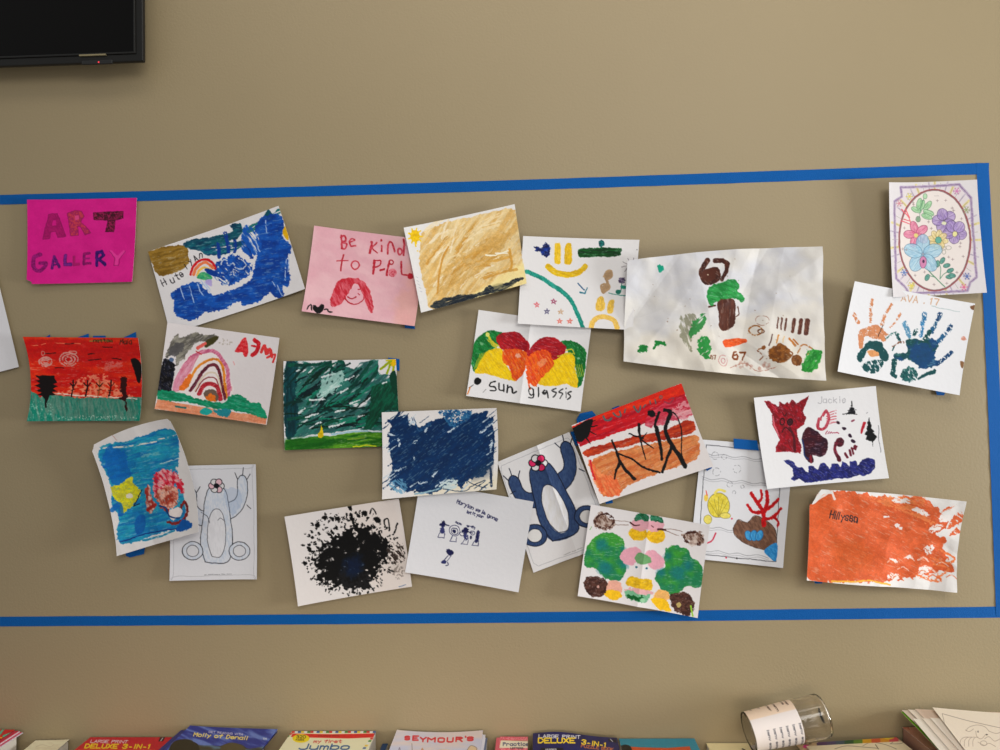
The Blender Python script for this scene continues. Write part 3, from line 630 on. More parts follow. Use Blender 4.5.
s.s([560, 690, 640, 683, 720, 684], 8, (206, 210, 40)); s.s([520, 640, 640, 630], 8, (150, 170, 60), a=.7)
s.f([330, 530, 342, 580, 346, 615, 330, 635, 308, 628, 310, 600, 322, 580], (226, 196, 20), sm=False); s.e(325, 612, 19, 20, (226, 196, 20), tx=((190, 160, 10), .8, 0, 10, 10))
s.f([750, 60, 865, 60, 862, 200, 840, 180, 810, 175, 745, 160, 740, 120], (222, 220, 222))
s.e(845, 90, 26, 28, (226, 184, 16)); s.s([828, 80, 755, 135], 17, (150, 164, 24), dry=(.15, 0, 10, 7)); s.s([825, 105, 800, 165], 16, (150, 168, 24)); s.s([850, 120, 842, 180], 18, (170, 176, 30)); s.s([800, 75, 830, 72], 10, (190, 180, 30))
s.f([820, 185, 862, 150, 875, 300, 840, 300], (4, 62, 46), rough=4)
art(s, 'green_painting', 'dark green scribbled painting with a yellow drop on a light green lawn strip', lift=(.002, .002, .002, .003), crumple=.002)

# ---- sunglasses
s = wall_sheet((460, 300, 6.52), (122, 65, 857, 167, 785, 727, 42, 625), .0045, base=(224, 222, 222))
s.f([75, 420, 85, 300, 120, 240, 190, 198, 240, 205, 280, 230, 240, 300, 160, 360, 115, 450, 95, 470], (14, 100, 44), rough=2, tx=((36, 134, 66), .8, 40, 30, 10))
s.f([95, 465, 150, 370, 180, 330, 270, 320, 300, 420, 370, 520, 330, 525, 230, 500, 170, 475, 130, 480], (234, 200, 26), rough=3, tx=((214, 176, 24), .9, 50, 50, 6))
s.f([240, 235, 300, 212, 370, 210, 430, 260, 455, 310, 440, 400, 420, 330, 350, 330, 270, 320, 240, 270], (172, 30, 40), rough=4, tx=((140, 16, 34), .9, 30, 40, 8))
s.f([280, 330, 340, 320, 420, 330, 445, 370, 430, 440, 390, 515, 350, 522, 320, 440, 280, 400], (224, 108, 34), rough=5, tx=((206, 70, 30), .9, 60, 30, 8)); s.e(380, 365, 20, 16, (230, 190, 180), rough=6, rs=8, a=.7)
s.s([175, 215, 200, 260, 250, 300], 14, (196, 190, 60), dry=(.3, 40, 14, 5)); s.s([190, 260, 230, 310], 18, (190, 186, 60), dry=(.4, 50, 20, 5)); s.e(180, 225, 13, 14, (214, 214, 120))
for x in range(90, 150, 12): s.s([x, 450 - (x - 90), x + 45, 350 - (x - 90) * .3], 4, (204, 190, 40), a=.8)
s.f([660, 270, 720, 265, 780, 290, 825, 340, 815, 450, 795, 545, 765, 565, 760, 470, 740, 400, 690, 310], (14, 96, 42), rough=3, tx=((30, 126, 60), .8, 60, 30, 10))
s.f([560, 400, 640, 370, 700, 340, 740, 360, 755, 460, 768, 560, 740, 568, 680, 550, 600, 560, 510, 545, 520, 480], (236, 200, 24), rough=3, tx=((216, 178, 24), .9, 60, 50, 6))
s.f([460, 320, 500, 265, 560, 238, 620, 248, 680, 285, 695, 320, 650, 370, 600, 388, 560, 340, 480, 370, 445, 440, 448, 360], (168, 28, 38), rough=4, tx=((140, 16, 34), .9, 10, 40, 8))
s.f([445, 380, 480, 340, 560, 320, 600, 380, 610, 430, 560, 480, 510, 540, 500, 565, 460, 550, 435, 500], (224, 104, 32), rough=6, tx=((206, 64, 30), .9, 60, 30, 8)); s.f([505, 410, 540, 380, 570, 400, 530, 440], (226, 150, 110), a=.7, rough=4)
s.s([445, 430, 448, 540, 460, 580], 10, (214, 90, 40), dry=(.3, 90, 14, 6)); s.s([690, 330, 730, 320, 745, 350], 7, (206, 196, 60)); s.s([640, 365, 735, 345], 7, (200, 200, 70), dry=(.3, 0, 12, 5))
for x in range(745, 800, 12): s.s([x, 420, x + 14, 500], 4, (200, 190, 40), a=.8)
s.e(770, 378, 10, 7, (130, 180, 140)); s.e(140, 285, 14, 8, (110, 170, 120), ang=30)
s.e(116, 528, 24, 25, BLACK, rough=2); s.s([60, 575, 90, 552], 5, INK); s.s([50, 610, 68, 570], 8, (206, 130, 70)); s.s([150, 602, 172, 585], 4, (140, 140, 140))
s.s([228, 532, 200, 540, 196, 560, 226, 566, 230, 588, 198, 590], 9, BLACK); s.s([252, 545, 254, 580, 282, 585, 284, 552, 286, 592], 9, BLACK); s.s([310, 558, 308, 600, 316, 570, 340, 572, 345, 605, 368, 595], 10, BLACK)
s.ring(465, 595, 16, 22, 7, BLACK, dry=(.25, 0, 8, 6)); s.s([480, 580, 478, 630, 448, 632], 9, BLACK, dry=(.2, 0, 8, 6)); s.s([512, 570, 512, 632], 8, BLACK); s.e(550, 600, 15, 16, (40, 40, 40), rough=4, rs=6, dry=(.3, 0, 7, 7)); s.s([566, 590, 574, 635], 8, BLACK)
s.s([625, 575, 600, 590, 628, 605, 605, 630], 9, (40, 40, 42), dry=(.2, 0, 7, 7)); s.s([668, 580, 645, 598, 668, 612, 650, 640], 8, (50, 50, 50)); s.s([688, 600, 690, 640], 6, (90, 90, 90)); s.e(690, 578, 4, 5, BLACK); s.s([722, 598, 700, 608, 718, 630, 702, 650], 9, BLACK)
s.f([480, 120, 857, 167, 785, 727, 412, 680], (218, 214, 214), sm=False, a=.0)
art(s, 'sunglasses_painting', 'folded white sheet with mirrored red, yellow and green round lenses above black painted writing', lift=(.002, .002, .004, .003), fold=.47)

# ---- left edge: bare white sheet
s = Sheet([on_wall(-115, 270, .003), on_wall(-10, 245, .003), on_wall(20, 367, .003), on_wall(-90, 395, .003)], (0, 0, 1), 1.2, (222, 221, 224), est=.003)
art(s, 'blank_sheet', 'plain white sheet cut off by the left edge of the picture', 'paper', lift=(.001, .001, .001, .001), wave=.001)

# ---- blue coloured cactus page
NB = (58, 78, 112)
def cactus(s, o, body, belly, line, flower, lw):
    X = lambda *p: [v for i in range(0, len(p), 2) for v in (o(p[i], p[i + 1]))]
    T = ((44, 62, 98), .8, 80, 14, 5) if body == NB else ((214, 216, 222), .9, 80, 16, 6)
    trunk = X(34, 96, 27, 74, 30, 50, 33, 30, 38, 17, 50, 11, 62, 17, 67, 30, 70, 50, 73, 74, 66, 96)
    arms = (X(36, 58, 20, 54, 11, 44, 8, 30, 9, 20, 15, 16, 21, 21, 22, 34, 28, 40, 38, 42), X(64, 50, 78, 46, 90, 34, 95, 18, 94, 6, 88, 1, 81, 6, 80, 20, 76, 28, 64, 34))
    for p in arms: s.f(p, body, tx=T); s.s(p, lw, line, close=True)
    s.f(trunk, body, tx=T); s.s(trunk, lw, line, close=True)
    bel = X(44, 90, 37, 74, 38, 54, 43, 42, 50, 38, 57, 42, 62, 54, 63, 74, 56, 90)
    s.f(bel, belly, tx=((222, 222, 226), .8, 85, 30, 8)); s.s(bel, lw * .7, line, close=True)
    for q in ([9, 20, 5, 13], [15, 16, 15, 8], [21, 21, 26, 14], [81, 6, 77, -1], [88, 1, 89, -7], [94, 6, 99, 0], [9, 46, 3, 50], [94, 34, 99, 38], [12, 33, 6, 34]): s.s(X(*q), lw, line)
    for cx, cy in ((16, 84), (83, 84)):
        c = o(cx, cy); a_ = o(cx + 13, cy); r = math.hypot(a_[0] - c[0], a_[1] - c[1])
        s.e(c[0], c[1], r * 1.15, r, body, tx=T); s.e(c[0], c[1], r * .68, r * .62, belly); s.ring(c[0], c[1], r * 1.15, r, lw, line); s.ring(c[0], c[1], r * .68, r * .62, lw * .7, line)
    c = o(50, 13); a_ = o(61, 13); r = math.hypot(a_[0] - c[0], a_[1] - c[1])
    for k in range(6):
        t = k * 1.047; s.e(c[0] + r * .62 * math.cos(t), c[1] + r * .55 * math.sin(t), r * .42, r * .40, flower if k % 2 else (216, 214, 214)); s.ring(c[0] + r * .62 * math.cos(t), c[1] + r * .55 * math.sin(t), r * .42, r * .40, lw, (24, 24, 30))
    s.e(c[0], c[1], r * .36, r * .34, (26, 26, 32))
s = wall_sheet((490, 430, 5.174), (38, 165, 410, 10, 647, 580, 225, 740), .0045, base=(214, 212, 212), warp=.4, grain=.5)
def oB(x, y):
    a_ = math.radians(-20); cx, cy = 315, 350; x = (x - 50) * 4.3; y = (y - 52) * 4.9
    return cx + x * math.cos(a_) - y * math.sin(a_), cy + x * math.sin(a_) + y * math.cos(a_)
s.s([60, 185, 400, 40, 420, 55, 615, 560, 600, 580, 250, 705, 225, 690, 58, 215], 2.2, (160, 160, 164), sm=False, close=True)
cactus(s, oB, NB, (214, 212, 210), (20, 26, 44), (206, 50, 100), 5)
s.s([380, 650, 480, 610], 3, (150, 150, 150), dry=(.35, 0, 5, 5))
art(s, 'coloring_page', 'coloring page filled in navy blue with pink, tucked between the blue and sunset paintings', 'coloring page', lift=(.003, .001, .0005, .001), fold=.55, wave=.0005)

# ---- uncoloured cactus page
s = wall_sheet((160, 455, 5.555), (52, 62, 537, 50, 543, 687, 57, 697), .004, base=(216, 216, 220), warp=.4, grain=.5)
def oA(x, y): return 118 + x * 3.9, 105 + y * 5.1
s.s([75, 85, 490, 75, 515, 100, 525, 640, 500, 662, 100, 672, 78, 640, 72, 100], 2, (168, 168, 172), close=True)
cactus(s, oA, (196, 204, 216), (212, 212, 216), (34, 34, 40), (222, 184, 192), 4)
s.f([350, 200, 440, 190, 455, 260, 400, 340], (150, 170, 200), a=.35, rough=8); s.s([250, 665, 400, 660], 3, (120, 120, 124), dry=(.3, 0, 6, 6)); s.s([225, 320, 262, 345, 275, 380], 3, (60, 60, 66)); s.s([320, 362, 335, 350, 352, 362], 2.5, (50, 50, 56))
art(s, 'coloring_page', 'mostly uncolored outline page in black lines behind the sea-colored page at the left', 'coloring page', lift=(.002, .004, .003, .002), wave=.002)

# ---- painted underwater page (left), generic reef in the same colours
s = wall_sheet((90, 410, 5.0), (28, 180, 405, 42, 560, 603, 165, 718), .008, base=(208, 204, 202), bow=(4.5, 4, 0, 0), est=.014)
SB = (24, 110, 160)
s.f([65, 185, 200, 150, 300, 115, 400, 92, 440, 130, 440, 280, 430, 300, 490, 560, 400, 600, 175, 660, 150, 530, 120, 480, 110, 380, 75, 280], SB, rough=5, rs=12, tx=((40, 142, 168), 1, -12, 70, 12))
s.s([80, 190, 220, 178, 330, 160], 8, (214, 206, 196), dry=(.35, -8, 20, 6)); s.s([340, 150, 440, 125], 7, (210, 204, 196), dry=(.4, -10, 20, 5)); s.s([260, 230, 340, 215], 16, (130, 176, 176), a=.6, dry=(.4, -10, 10, 8)); s.s([350, 270, 440, 240], 5, (180, 200, 200), dry=(.4, -10, 20, 5))
s.f([80, 200, 160, 200, 200, 300, 180, 360, 110, 370], (16, 92, 166), a=.7, rough=12)
s.f([112, 385, 150, 370, 190, 350, 240, 400, 240, 440, 185, 500, 160, 515, 150, 470, 120, 430], (206, 200, 40), rough=6, rs=10, tx=((176, 172, 60), .9, 40, 14, 10)); s.s([180, 350, 205, 338, 200, 360], 12, (206, 200, 60)); s.e(195, 430, 15, 11, (206, 200, 180), rough=4); s.s([255, 400, 225, 460, 215, 478], 4, (16, 20, 40)); s.s([215, 480, 240, 470], 4, (16, 20, 40))
s.f([318, 330, 360, 298, 420, 310, 455, 350, 470, 400, 455, 415, 420, 370, 430, 440, 380, 400, 330, 440, 312, 400], (186, 28, 52), rough=9, rs=9, tx=((226, 170, 168), .9, 50, 22, 10))
s.f([330, 410, 380, 380, 440, 400, 430, 470, 380, 500, 340, 470], (216, 168, 150), rough=10, rs=10, tx=((150, 56, 40), 1, 60, 20, 12))
s.f([268, 400, 290, 370, 300, 430, 330, 480, 300, 515, 280, 490], (206, 176, 166), rough=5, rs=10, tx=((150, 50, 40), 1, 70, 18, 10))
s.s([285, 500, 325, 475], 16, (146, 44, 34)); s.s([370, 490, 430, 520, 470, 460, 490, 510, 460, 560, 390, 560], 15, (140, 42, 34), rough=4, tx=((90, 30, 30), .8, 0, 10, 10)); s.f([400, 500, 450, 490, 455, 530, 410, 545], (214, 204, 200), rough=5)
s.s([345, 480, 380, 490, 400, 530, 450, 540], 8, (20, 60, 110), dry=(.2, 0, 14, 7)); s.f([440, 590, 470, 550, 515, 560, 520, 585, 460, 605], (14, 84, 150), rough=5)
s.s([170, 650, 300, 615, 440, 590], 5, (20, 50, 110)); s.s([175, 655, 320, 640, 430, 600], 9, (40, 130, 160), dry=(.3, 0, 20, 6)); s.f([235, 530, 270, 530, 275, 600, 240, 620, 225, 570], (14, 84, 150), a=.8)
s.s([120, 500, 150, 470, 158, 520], 22, (16, 92, 160), a=.8); s.s([125, 120, 145, 150], 4, (170, 120, 110), a=.6)
s.cut([20, 175, 34, 200, 50, 152, 130, 105, 70, 100, 20, 120]).cut([395, 20, 460, 20, 460, 100, 425, 68, 395, 42])
art(s, 'sea_painting', 'curling sheet painted turquoise sea with yellow and red shapes at the lower left', lift=(.010, .003, .012, .008), crumple=.008, cs=14)

# ---- names drawing
s = wall_sheet((400, 485, 6.815), (138, -20, 910, 112, 808, 725, 38, 590), .008, base=(216, 216, 219))
NV = (30, 32, 74)
s.t('Maryion we le gone', 388, 122, 24, NV, 5, ang=24, gw=.6, adv=.78, jit=.09); s.t('let it your', 452, 190, 17, NV, 4.5, ang=19, gw=.6, adv=.78, jit=.1)
s.t('mom', 378, 262, 15, NV, 4.5, ang=20, gw=.8, adv=1.05, jit=.14); s.t('erin', 458, 284, 15, NV, 4.5, ang=18, gw=.8, adv=1.0, jit=.14)
for x, y, k in ((293, 290, 0), (370, 315, 1), (450, 335, 2), (524, 345, 3)):
    if k == 1: s.ring(x + 2, y - 3, 38, 34, 4, NV); s.ring(x + 2, y, 24, 22, 4, NV); s.e(x, y - 2, 14, 13, NV, rough=4, rs=7)
    elif k == 3: s.s([x + 8, y - 25, x - 2, y + 40], 24, (50, 52, 92), dry=(.25, 70, 10, 5)); s.s([x, y - 20, x, y + 38], 10, NV)
    else:
        s.e(x, y - 22, 18, 22, NV, rough=6, rs=8); s.e(x - 4, y + 18, 16, 24, (60, 64, 110), rough=4, dry=(.3, 0, 8, 8)); s.e(x - 18, y - 20, 10, 9, NV); s.s([x + 14, y - 15, x + 42, y - 8], 7, NV)
    if k == 2: s.ring(x + 42, y - 8, 14, 14, 4, NV); s.ring(x - 30, y, 12, 14, 4, NV); s.e(x + 30, y + 22, 8, 12, NV)
    b_ = y + 40; s.s([x - 12, b_ - 10, x - 34, b_ + 28, x + 10, b_ + 32, x + 12, b_], 4, NV, sm=False)
s.f([310, 442, 335, 440, 365, 460, 345, 480, 320, 475], NV, rough=4); s.s([325, 480, 298, 515], 5, NV); s.s([345, 480, 318, 520], 4, NV); s.e(300, 525, 18, 14, (50, 54, 100), rough=4); s.s([325, 528, 330, 545, 315, 552], 6, NV)
art(s, 'ink_drawing', 'white sheet with small blue ink stick figures and tiny handwriting', 'drawing', lift=(.002, .003, .004, .003), wave=.002)

# ---- black splatter
s = wall_sheet((280, 490, 6.25), (35, 163, 745, 52, 827, 600, 120, 720), .006, base=(222, 217, 215))
s.f([400, 60, 745, 52, 827, 600, 560, 640], (222, 210, 202), a=.6, soft=40)
s.e(430, 430, 190, 170, BLACK, rough=34, rs=30, dry=(.30, 0, 26, 22)); s.e(520, 360, 170, 130, BLACK, rough=30, rs=24, dry=(.34, 50, 24, 18)); s.e(340, 480, 130, 130, BLACK, rough=30, rs=20, dry=(.42, 0, 22, 16)); s.e(470, 560, 110, 70, (26, 26, 28), rough=20, rs=20, dry=(.3, 30, 20, 10))
rd = random.Random(21)
for i in range(330):
    a_ = rd.uniform(0, 6.283); q = rd.uniform(.55, 1.06); rr = 1 if a_ > 3.3 else .92
    x = 440 + 300 * q * rr * math.cos(a_); y = 400 + 265 * q * math.sin(a_)
    if x > 640 and y > 520: continue
    s.e(x, y, rd.uniform(3, 17) * (1.25 - q * .5), rd.uniform(3, 12) * (1.2 - q * .5), BLACK, ang=math.degrees(a_), rough=5, rs=7, dry=(.3, math.degrees(a_), 10, 7))
for x, y, r in ((438, 112, 17), (528, 148, 20), (275, 175, 12), (235, 220, 18), (185, 372, 19), (155, 458, 16), (210, 435, 14), (360, 180, 20), (495, 165, 12), (200, 300, 12), (450, 180, 18), (610, 190, 24)): s.e(x, y, r, r * .8, BLACK, rough=5, rs=8, ang=40)
s.s([655, 225, 650, 190, 675, 185, 682, 250], 9, BLACK); s.s([735, 210, 715, 270], 9, BLACK, dry=(.2, 0, 8, 6)); s.s([560, 150, 575, 115, 600, 150], 9, BLACK, dry=(.25, 0, 8, 6)); s.s([440, 150, 470, 250], 16, BLACK, rough=4)
s.e(725, 400, 58, 70, (60, 50, 46), rough=14, rs=14, dry=(.52, 50, 22, 8)); s.e(740, 510, 40, 40, (110, 100, 94), a=.6, rough=12, rs=12, dry=(.52, 30, 10, 8))
s.e(455, 480, 60, 66, (10, 30, 58), rough=20, rs=24, soft=14, a=.85); s.s([745, 600, 785, 588], 4, (90, 120, 160))
art(s, 'splatter_painting', 'white sheet with a dense black hand-printed splatter filling its middle', lift=(.003, .003, .003, .005), wave=.001)

# ---- sunset with dark figures
s = wall_sheet((560, 375, 5.77), (65, 290, 697, 47, 880, 525, 225, 740), .009, base=(220, 214, 212))
s.f([70, 295, 700, 50, 720, 120, 740, 200, 400, 310, 150, 400, 110, 400], (190, 26, 36), rough=4, tx=((160, 12, 34), .9, -20, 100, 14))
s.f([75, 290, 695, 52, 712, 110, 560, 150, 380, 215, 200, 265], (212, 56, 28), rough=5, tx=((196, 40, 24), .9, -20, 80, 10))
s.f([540, 200, 700, 130, 745, 160, 755, 240, 640, 270, 500, 300], (170, 30, 56), a=.8, rough=8, tx=((206, 100, 110), .8, -20, 50, 10)); s.f([640, 210, 730, 150, 755, 240, 700, 260], (226, 190, 190), a=.6, rough=10, dry=(.4, -20, 20, 10))
s.f([145, 430, 300, 390, 450, 350, 600, 320, 740, 262, 780, 290, 770, 330, 640, 370, 480, 390, 300, 430, 160, 470], (150, 44, 26), rough=5, tx=((186, 70, 34), .9, -15, 60, 10))
s.f([165, 510, 220, 470, 400, 420, 600, 385, 780, 350, 800, 400, 790, 480, 640, 540, 480, 600, 380, 650, 330, 690, 250, 690, 210, 620, 180, 560], (206, 134, 84), rough=6, tx=((190, 104, 58), .9, -25, 70, 12))
s.f([165, 490, 230, 560, 330, 600, 340, 690, 250, 685, 200, 620], (220, 96, 56), a=.85, rough=8, tx=((226, 150, 100), .8, 60, 40, 8)); s.s([175, 490, 180, 540, 200, 600], 9, (190, 30, 50), dry=(.3, 80, 20, 6))
s.f([75, 300, 180, 255, 178, 300, 165, 350, 130, 380, 95, 380, 75, 340], BLACK, rough=2)
for p in ([175, 298, 215, 292], [170, 322, 210, 342], [150, 360, 178, 398], [180, 270, 200, 262]): s.s(p, 7, BLACK, w1=4)
TT = (92, 92, 92)
s.s([250, 240, 262, 262, 285, 262, 295, 250], 12, TT); s.s([305, 220, 330, 240, 350, 235, 345, 208], 11, TT); s.s([372, 215, 378, 195], 8, TT); s.s([425, 180, 440, 208, 452, 212, 462, 178], 10, TT); s.s([480, 185, 492, 170], 8, TT); s.s([520, 150, 522, 165], 8, TT); s.s([545, 140, 552, 165], 7, TT); s.ring(580, 126, 8, 8, 6, TT); s.s([600, 155, 630, 165, 655, 130, 625, 140], 6, (130, 60, 70))
def B(p, w, w1): s.s(p, w, BLACK, w1=w1, rough=1.5)
B([300, 380, 325, 440, 345, 500, 385, 555, 430, 600], 12, 20); B([345, 505, 325, 545, 315, 600], 20, 10); B([340, 455, 420, 490, 500, 540, 575, 562], 9, 12)
B([455, 285, 460, 340, 475, 420, 492, 485], 18, 5); B([400, 335, 440, 355, 480, 365], 7, 9); B([500, 330, 470, 370], 5, 8); B([475, 375, 540, 425], 9, 6)
s.e(530, 222, 26, 20, BLACK, rough=4); B([575, 215, 548, 280, 560, 350, 580, 420, 588, 490], 16, 12); B([555, 300, 575, 380, 590, 480], 20, 16)
B([605, 205, 638, 220, 610, 300, 620, 350, 650, 410, 690, 470, 720, 525], 20, 26); B([648, 405, 620, 480, 590, 560], 20, 14); B([650, 215, 685, 260, 702, 340, 700, 440, 705, 490], 8, 5)
art(s, 'sunset_painting', 'red and orange sunset painting with black branching figures and a black corner sun', lift=(.004, .002, .006, .004), crumple=.002)

# ---- dark blue painting
s = wall_sheet((375, 400, 7.354), (55, 90, 895, 58, 895, 652, 60, 725), .011, base=(226, 222, 220), bow=(0, 1.5, 0, 0))
s.f([540, 600, 895, 560, 895, 652, 300, 705], (228, 216, 186), soft=30, a=.8)
DB = (6, 46, 84)
s.f([100, 235, 130, 180, 90, 150, 135, 140, 190, 120, 250, 105, 262, 180, 330, 200, 420, 160, 510, 130, 520, 150, 600, 170, 700, 110, 770, 90, 840, 75, 820, 120, 880, 130, 860, 170, 875, 240, 880, 380, 868, 470, 800, 550, 690, 590, 640, 650, 600, 600, 520, 640, 420, 690, 300, 665, 240, 680, 180, 640, 110, 590, 130, 500, 105, 350],
    DB, rough=9, rs=16, sm=False, tx=((10, 54, 96), .9, -35, 120, 30))
rd = random.Random(8)
for i in range(70):
    t = rd.random(); x, y = ((110 + 750 * t, rd.uniform(95, 170)), (110 + 750 * t, rd.uniform(590, 670)), (rd.uniform(95, 140), 130 + 500 * t), (rd.uniform(840, 880), 130 + 350 * t))[i % 4]
    L = rd.uniform(20, 60); s.s([x - L * .8, y + L * .6, x + L * .8, y - L * .6], rd.uniform(5, 14), DB if i % 3 else (190, 204, 214), w1=3, dry=(.36, -37, 22, 5), rough=2)
s.f([480, 80, 690, 75, 700, 130, 620, 180, 560, 200, 500, 130], (62, 118, 156), rough=6, rs=10, dry=(.38, -30, 12, 10), tx=((20, 70, 118), 1, 0, 12, 12)); s.s([155, 130, 185, 85], 17, DB, dry=(.2, -60, 14, 7)); s.s([280, 130, 320, 220, 400, 180], 22, (40, 80, 120), dry=(.48, 70, 20, 6))
for p in ([110, 250, 145, 262], [170, 290, 180, 340], [150, 520, 230, 490], [430, 560, 460, 520], [480, 610, 540, 590, 590, 600], [780, 240, 860, 170], [860, 300, 850, 380], [280, 320, 300, 300], [285, 420, 290, 430], [540, 240, 590, 200], [370, 230, 390, 190], [250, 145, 300, 180], [330, 610, 380, 600]): s.s(p, 15, (200, 212, 222), w1=8, rough=6, rs=8, dry=(.36, -40, 20, 6))
s.f([110, 600, 200, 580, 240, 650, 190, 690, 130, 650], (110, 160, 190), rough=8, dry=(.4, 40, 30, 7), a=.8); s.f([470, 620, 600, 580, 600, 640, 540, 660], (200, 214, 214), rough=10, rs=12, dry=(.35, -20, 30, 8)); s.s([300, 690, 420, 665, 480, 650], 12, (150, 180, 194), dry=(.3, -8, 30, 6))
s.s([850, 500, 860, 630], 24, (36, 56, 84), w1=16, dry=(.25, 90, 20, 7)); s.s([700, 640, 810, 585], 6, (30, 50, 76)); s.s([690, 600, 760, 630, 820, 640], 5, (40, 60, 86)); s.s([500, 655, 650, 665, 700, 650], 6, DB, dry=(.3, 0, 20, 5)); s.s([870, 240, 872, 380, 868, 470], 9, DB, dry=(.3, 90, 20, 5))
s.f([720, 580, 780, 510, 860, 470, 840, 540, 780, 565], (62, 74, 92), a=.6, soft=18)
art(s, 'dark_blue_painting', 'white sheet almost covered in dark navy blue paint, centre of the wall', lift=(.004, .003, .006, .003), crumple=.003)

# ---- flower colouring page
s = wall_sheet((825, 170, 5.714), (358, 75, 868, 55, 928, 700, 384, 728), .018, base=(204, 199, 200), est=.009, warp=.3, grain=.3, dens=3.0); s.punch = -.4
PU = (174, 158, 178); LN = (110, 90, 104)
fr = [430, 100, 770, 82, 805, 120, 840, 160, 872, 610, 835, 640, 820, 690, 480, 705, 460, 670, 405, 620, 395, 180, 440, 150]
s.f([x for x in fr], (206, 196, 198), sm=False)
for k in range(44):
    t = k * 2 * math.pi / 44; c_, n_ = math.cos(t), math.sin(t)
    s.s([632 + 212 * c_, 398 + 288 * n_, 632 + 262 * c_, 398 + 345 * n_], 9 if k % 3 else 14, ((206, 192, 128), (208, 204, 198), (178, 168, 182))[k % 3], a=.9)
    s.s([632 + 215 * c_, 398 + 290 * n_, 632 + 250 * c_, 398 + 330 * n_], 1.6, LN, a=.8)
s.s(fr, 16, PU, sm=False, close=True, tx=((150, 128, 164), .9, 0, 12, 8)); s.s(fr, 2, (90, 70, 96), sm=False, close=True)
s.e(632, 398, 208, 290, (216, 206, 200), ang=-1); s.ring(632, 398, 208, 290, 8, (140, 66, 70), ang=-1); s.ring(632, 398, 202, 284, 2, (60, 40, 46), ang=-1)
for x, y, c in ((485, 150, (200, 190, 90)), (758, 118, (190, 110, 160)), (455, 585, (80, 110, 170)), (497, 660, (206, 190, 70)), (800, 668, (206, 90, 130)), (818, 604, (80, 100, 160)), (815, 225, (140, 150, 100)), (425, 190, (190, 120, 130))):
    for k in range(6): s.s([x, y, x + 20 * math.cos(k * 1.05), y + 20 * math.sin(k * 1.05)], 5, c); 
    s.ring(x, y, 18, 18, 1.5, LN, a=.6)
def petals(cx, cy, n, r, wd, col, c2, a0=0, asp=.5, lc=(70, 56, 80)):
    for k in range(n):
        t = a0 + k * 6.283 / n; x = cx + r * .55 * math.cos(t); y = cy + r * .55 * math.sin(t)
        s.e(x, y, r * .5, r * asp * .5, col, ang=math.degrees(t), a=.8, tx=(c2, .9, math.degrees(t), 20, 4)); s.ring(x, y, r * .5, r * asp * .5, 2, lc, ang=math.degrees(t))
        s.s([cx, cy, cx + r * .8 * math.cos(t), cy + r * .8 * math.sin(t)], 1.4, lc, a=.6)
ST = (80, 130, 100)
s.s([690, 665, 640, 615, 590, 560, 570, 520], 6, ST); s.s([665, 620, 690, 590, 725, 572], 4, ST); s.s([665, 620, 670, 560, 660, 530], 4, ST); s.s([635, 610, 600, 600], 4, ST)
for x, y, a_ in ((725, 572, -20), (718, 608, 0), (705, 543, -10), (680, 515, -60), (652, 533, -80), (592, 612, -60), (735, 600, 10)): s.e(x, y, 20, 12, (96, 152, 136), ang=a_, tx=((60, 120, 110), .8, 0, 10, 6)); s.ring(x, y, 20, 12, 2, (50, 80, 70), ang=a_)
for x, y, a_ in ((560, 200, -70), (595, 200, -50), (600, 240, 20), (590, 262, 20), (528, 225, 20), (545, 190, -80)): s.e(x, y, 32, 15, (164, 200, 160), ang=a_, tx=((120, 170, 120), .9, a_, 16, 4)); s.ring(x, y, 32, 15, 2, (70, 110, 80), ang=a_)
s.s([578, 150, 556, 200, 548, 280], 3, ST); s.e(578, 148, 12, 15, (164, 200, 160)); s.ring(578, 148, 12, 15, 2, (70, 110, 80)); s.e(540, 278, 12, 16, (120, 150, 120)); s.ring(540, 278, 14, 16, 2, (60, 80, 66))
for p in ([440, 225, 480, 262, 495, 300], [465, 225, 490, 270], [455, 280, 495, 290], [440, 290, 500, 310]): s.s(p, 7, (214, 84, 96), w1=4)
petals(530, 365, 5, 74, 0, (218, 128, 156), (196, 84, 122), a0=-1.9, asp=.62, lc=(120, 30, 60)); s.e(528, 370, 12, 12, (206, 190, 110))
petals(690, 285, 5, 66, 0, (166, 142, 192), (124, 98, 160), a0=-.6, asp=.95); s.e(690, 300, 14, 10, (206, 206, 170))
petals(752, 350, 5, 66, 0, (168, 144, 194), (124, 98, 160), a0=.4, asp=.95); s.e(752, 362, 14, 16, (214, 206, 140)); s.ring(752, 362, 14, 16, 2, (80, 60, 80))
petals(655, 395, 8, 56, 0, (222, 206, 150), (206, 180, 110), a0=.2, asp=.6, lc=(130, 110, 60)); s.e(657, 397, 18, 19, (90, 160, 140)); s.ring(657, 397, 18, 19, 2, (40, 90, 80))
petals(568, 478, 5, 110, 0, (158, 196, 212), (120, 168, 196), a0=-1.57, asp=.72, lc=(60, 90, 120)); s.e(568, 525, 20, 34, (196, 120, 160)); s.ring(568, 525, 20, 34, 2.5, (110, 50, 80)); s.e(570, 520, 7, 10, (70, 40, 70))
s.ring(690, 445, 14, 10, 2, (120, 120, 100)); s.ring(716, 442, 16, 11, 2, (120, 120, 100)); s.ring(690, 466, 10, 13, 2, (120, 120, 100))
for x, y in ((650, 172), (698, 170), (735, 215), (742, 228), (788, 275), (508, 185), (512, 196), (600, 292), (617, 330), (458, 330), (448, 450), (470, 455), (716, 495), (738, 508), (798, 490), (785, 415), (782, 435), (762, 583), (520, 600), (630, 652), (702, 645), (577, 582)):
    s.s([x - 7, y, x + 7, y], 2.4, (130, 110, 110)); s.s([x, y - 7, x, y + 7], 2.4, (130, 110, 110))
s.t('.....', 632, 146, 12, (150, 140, 140), 2)
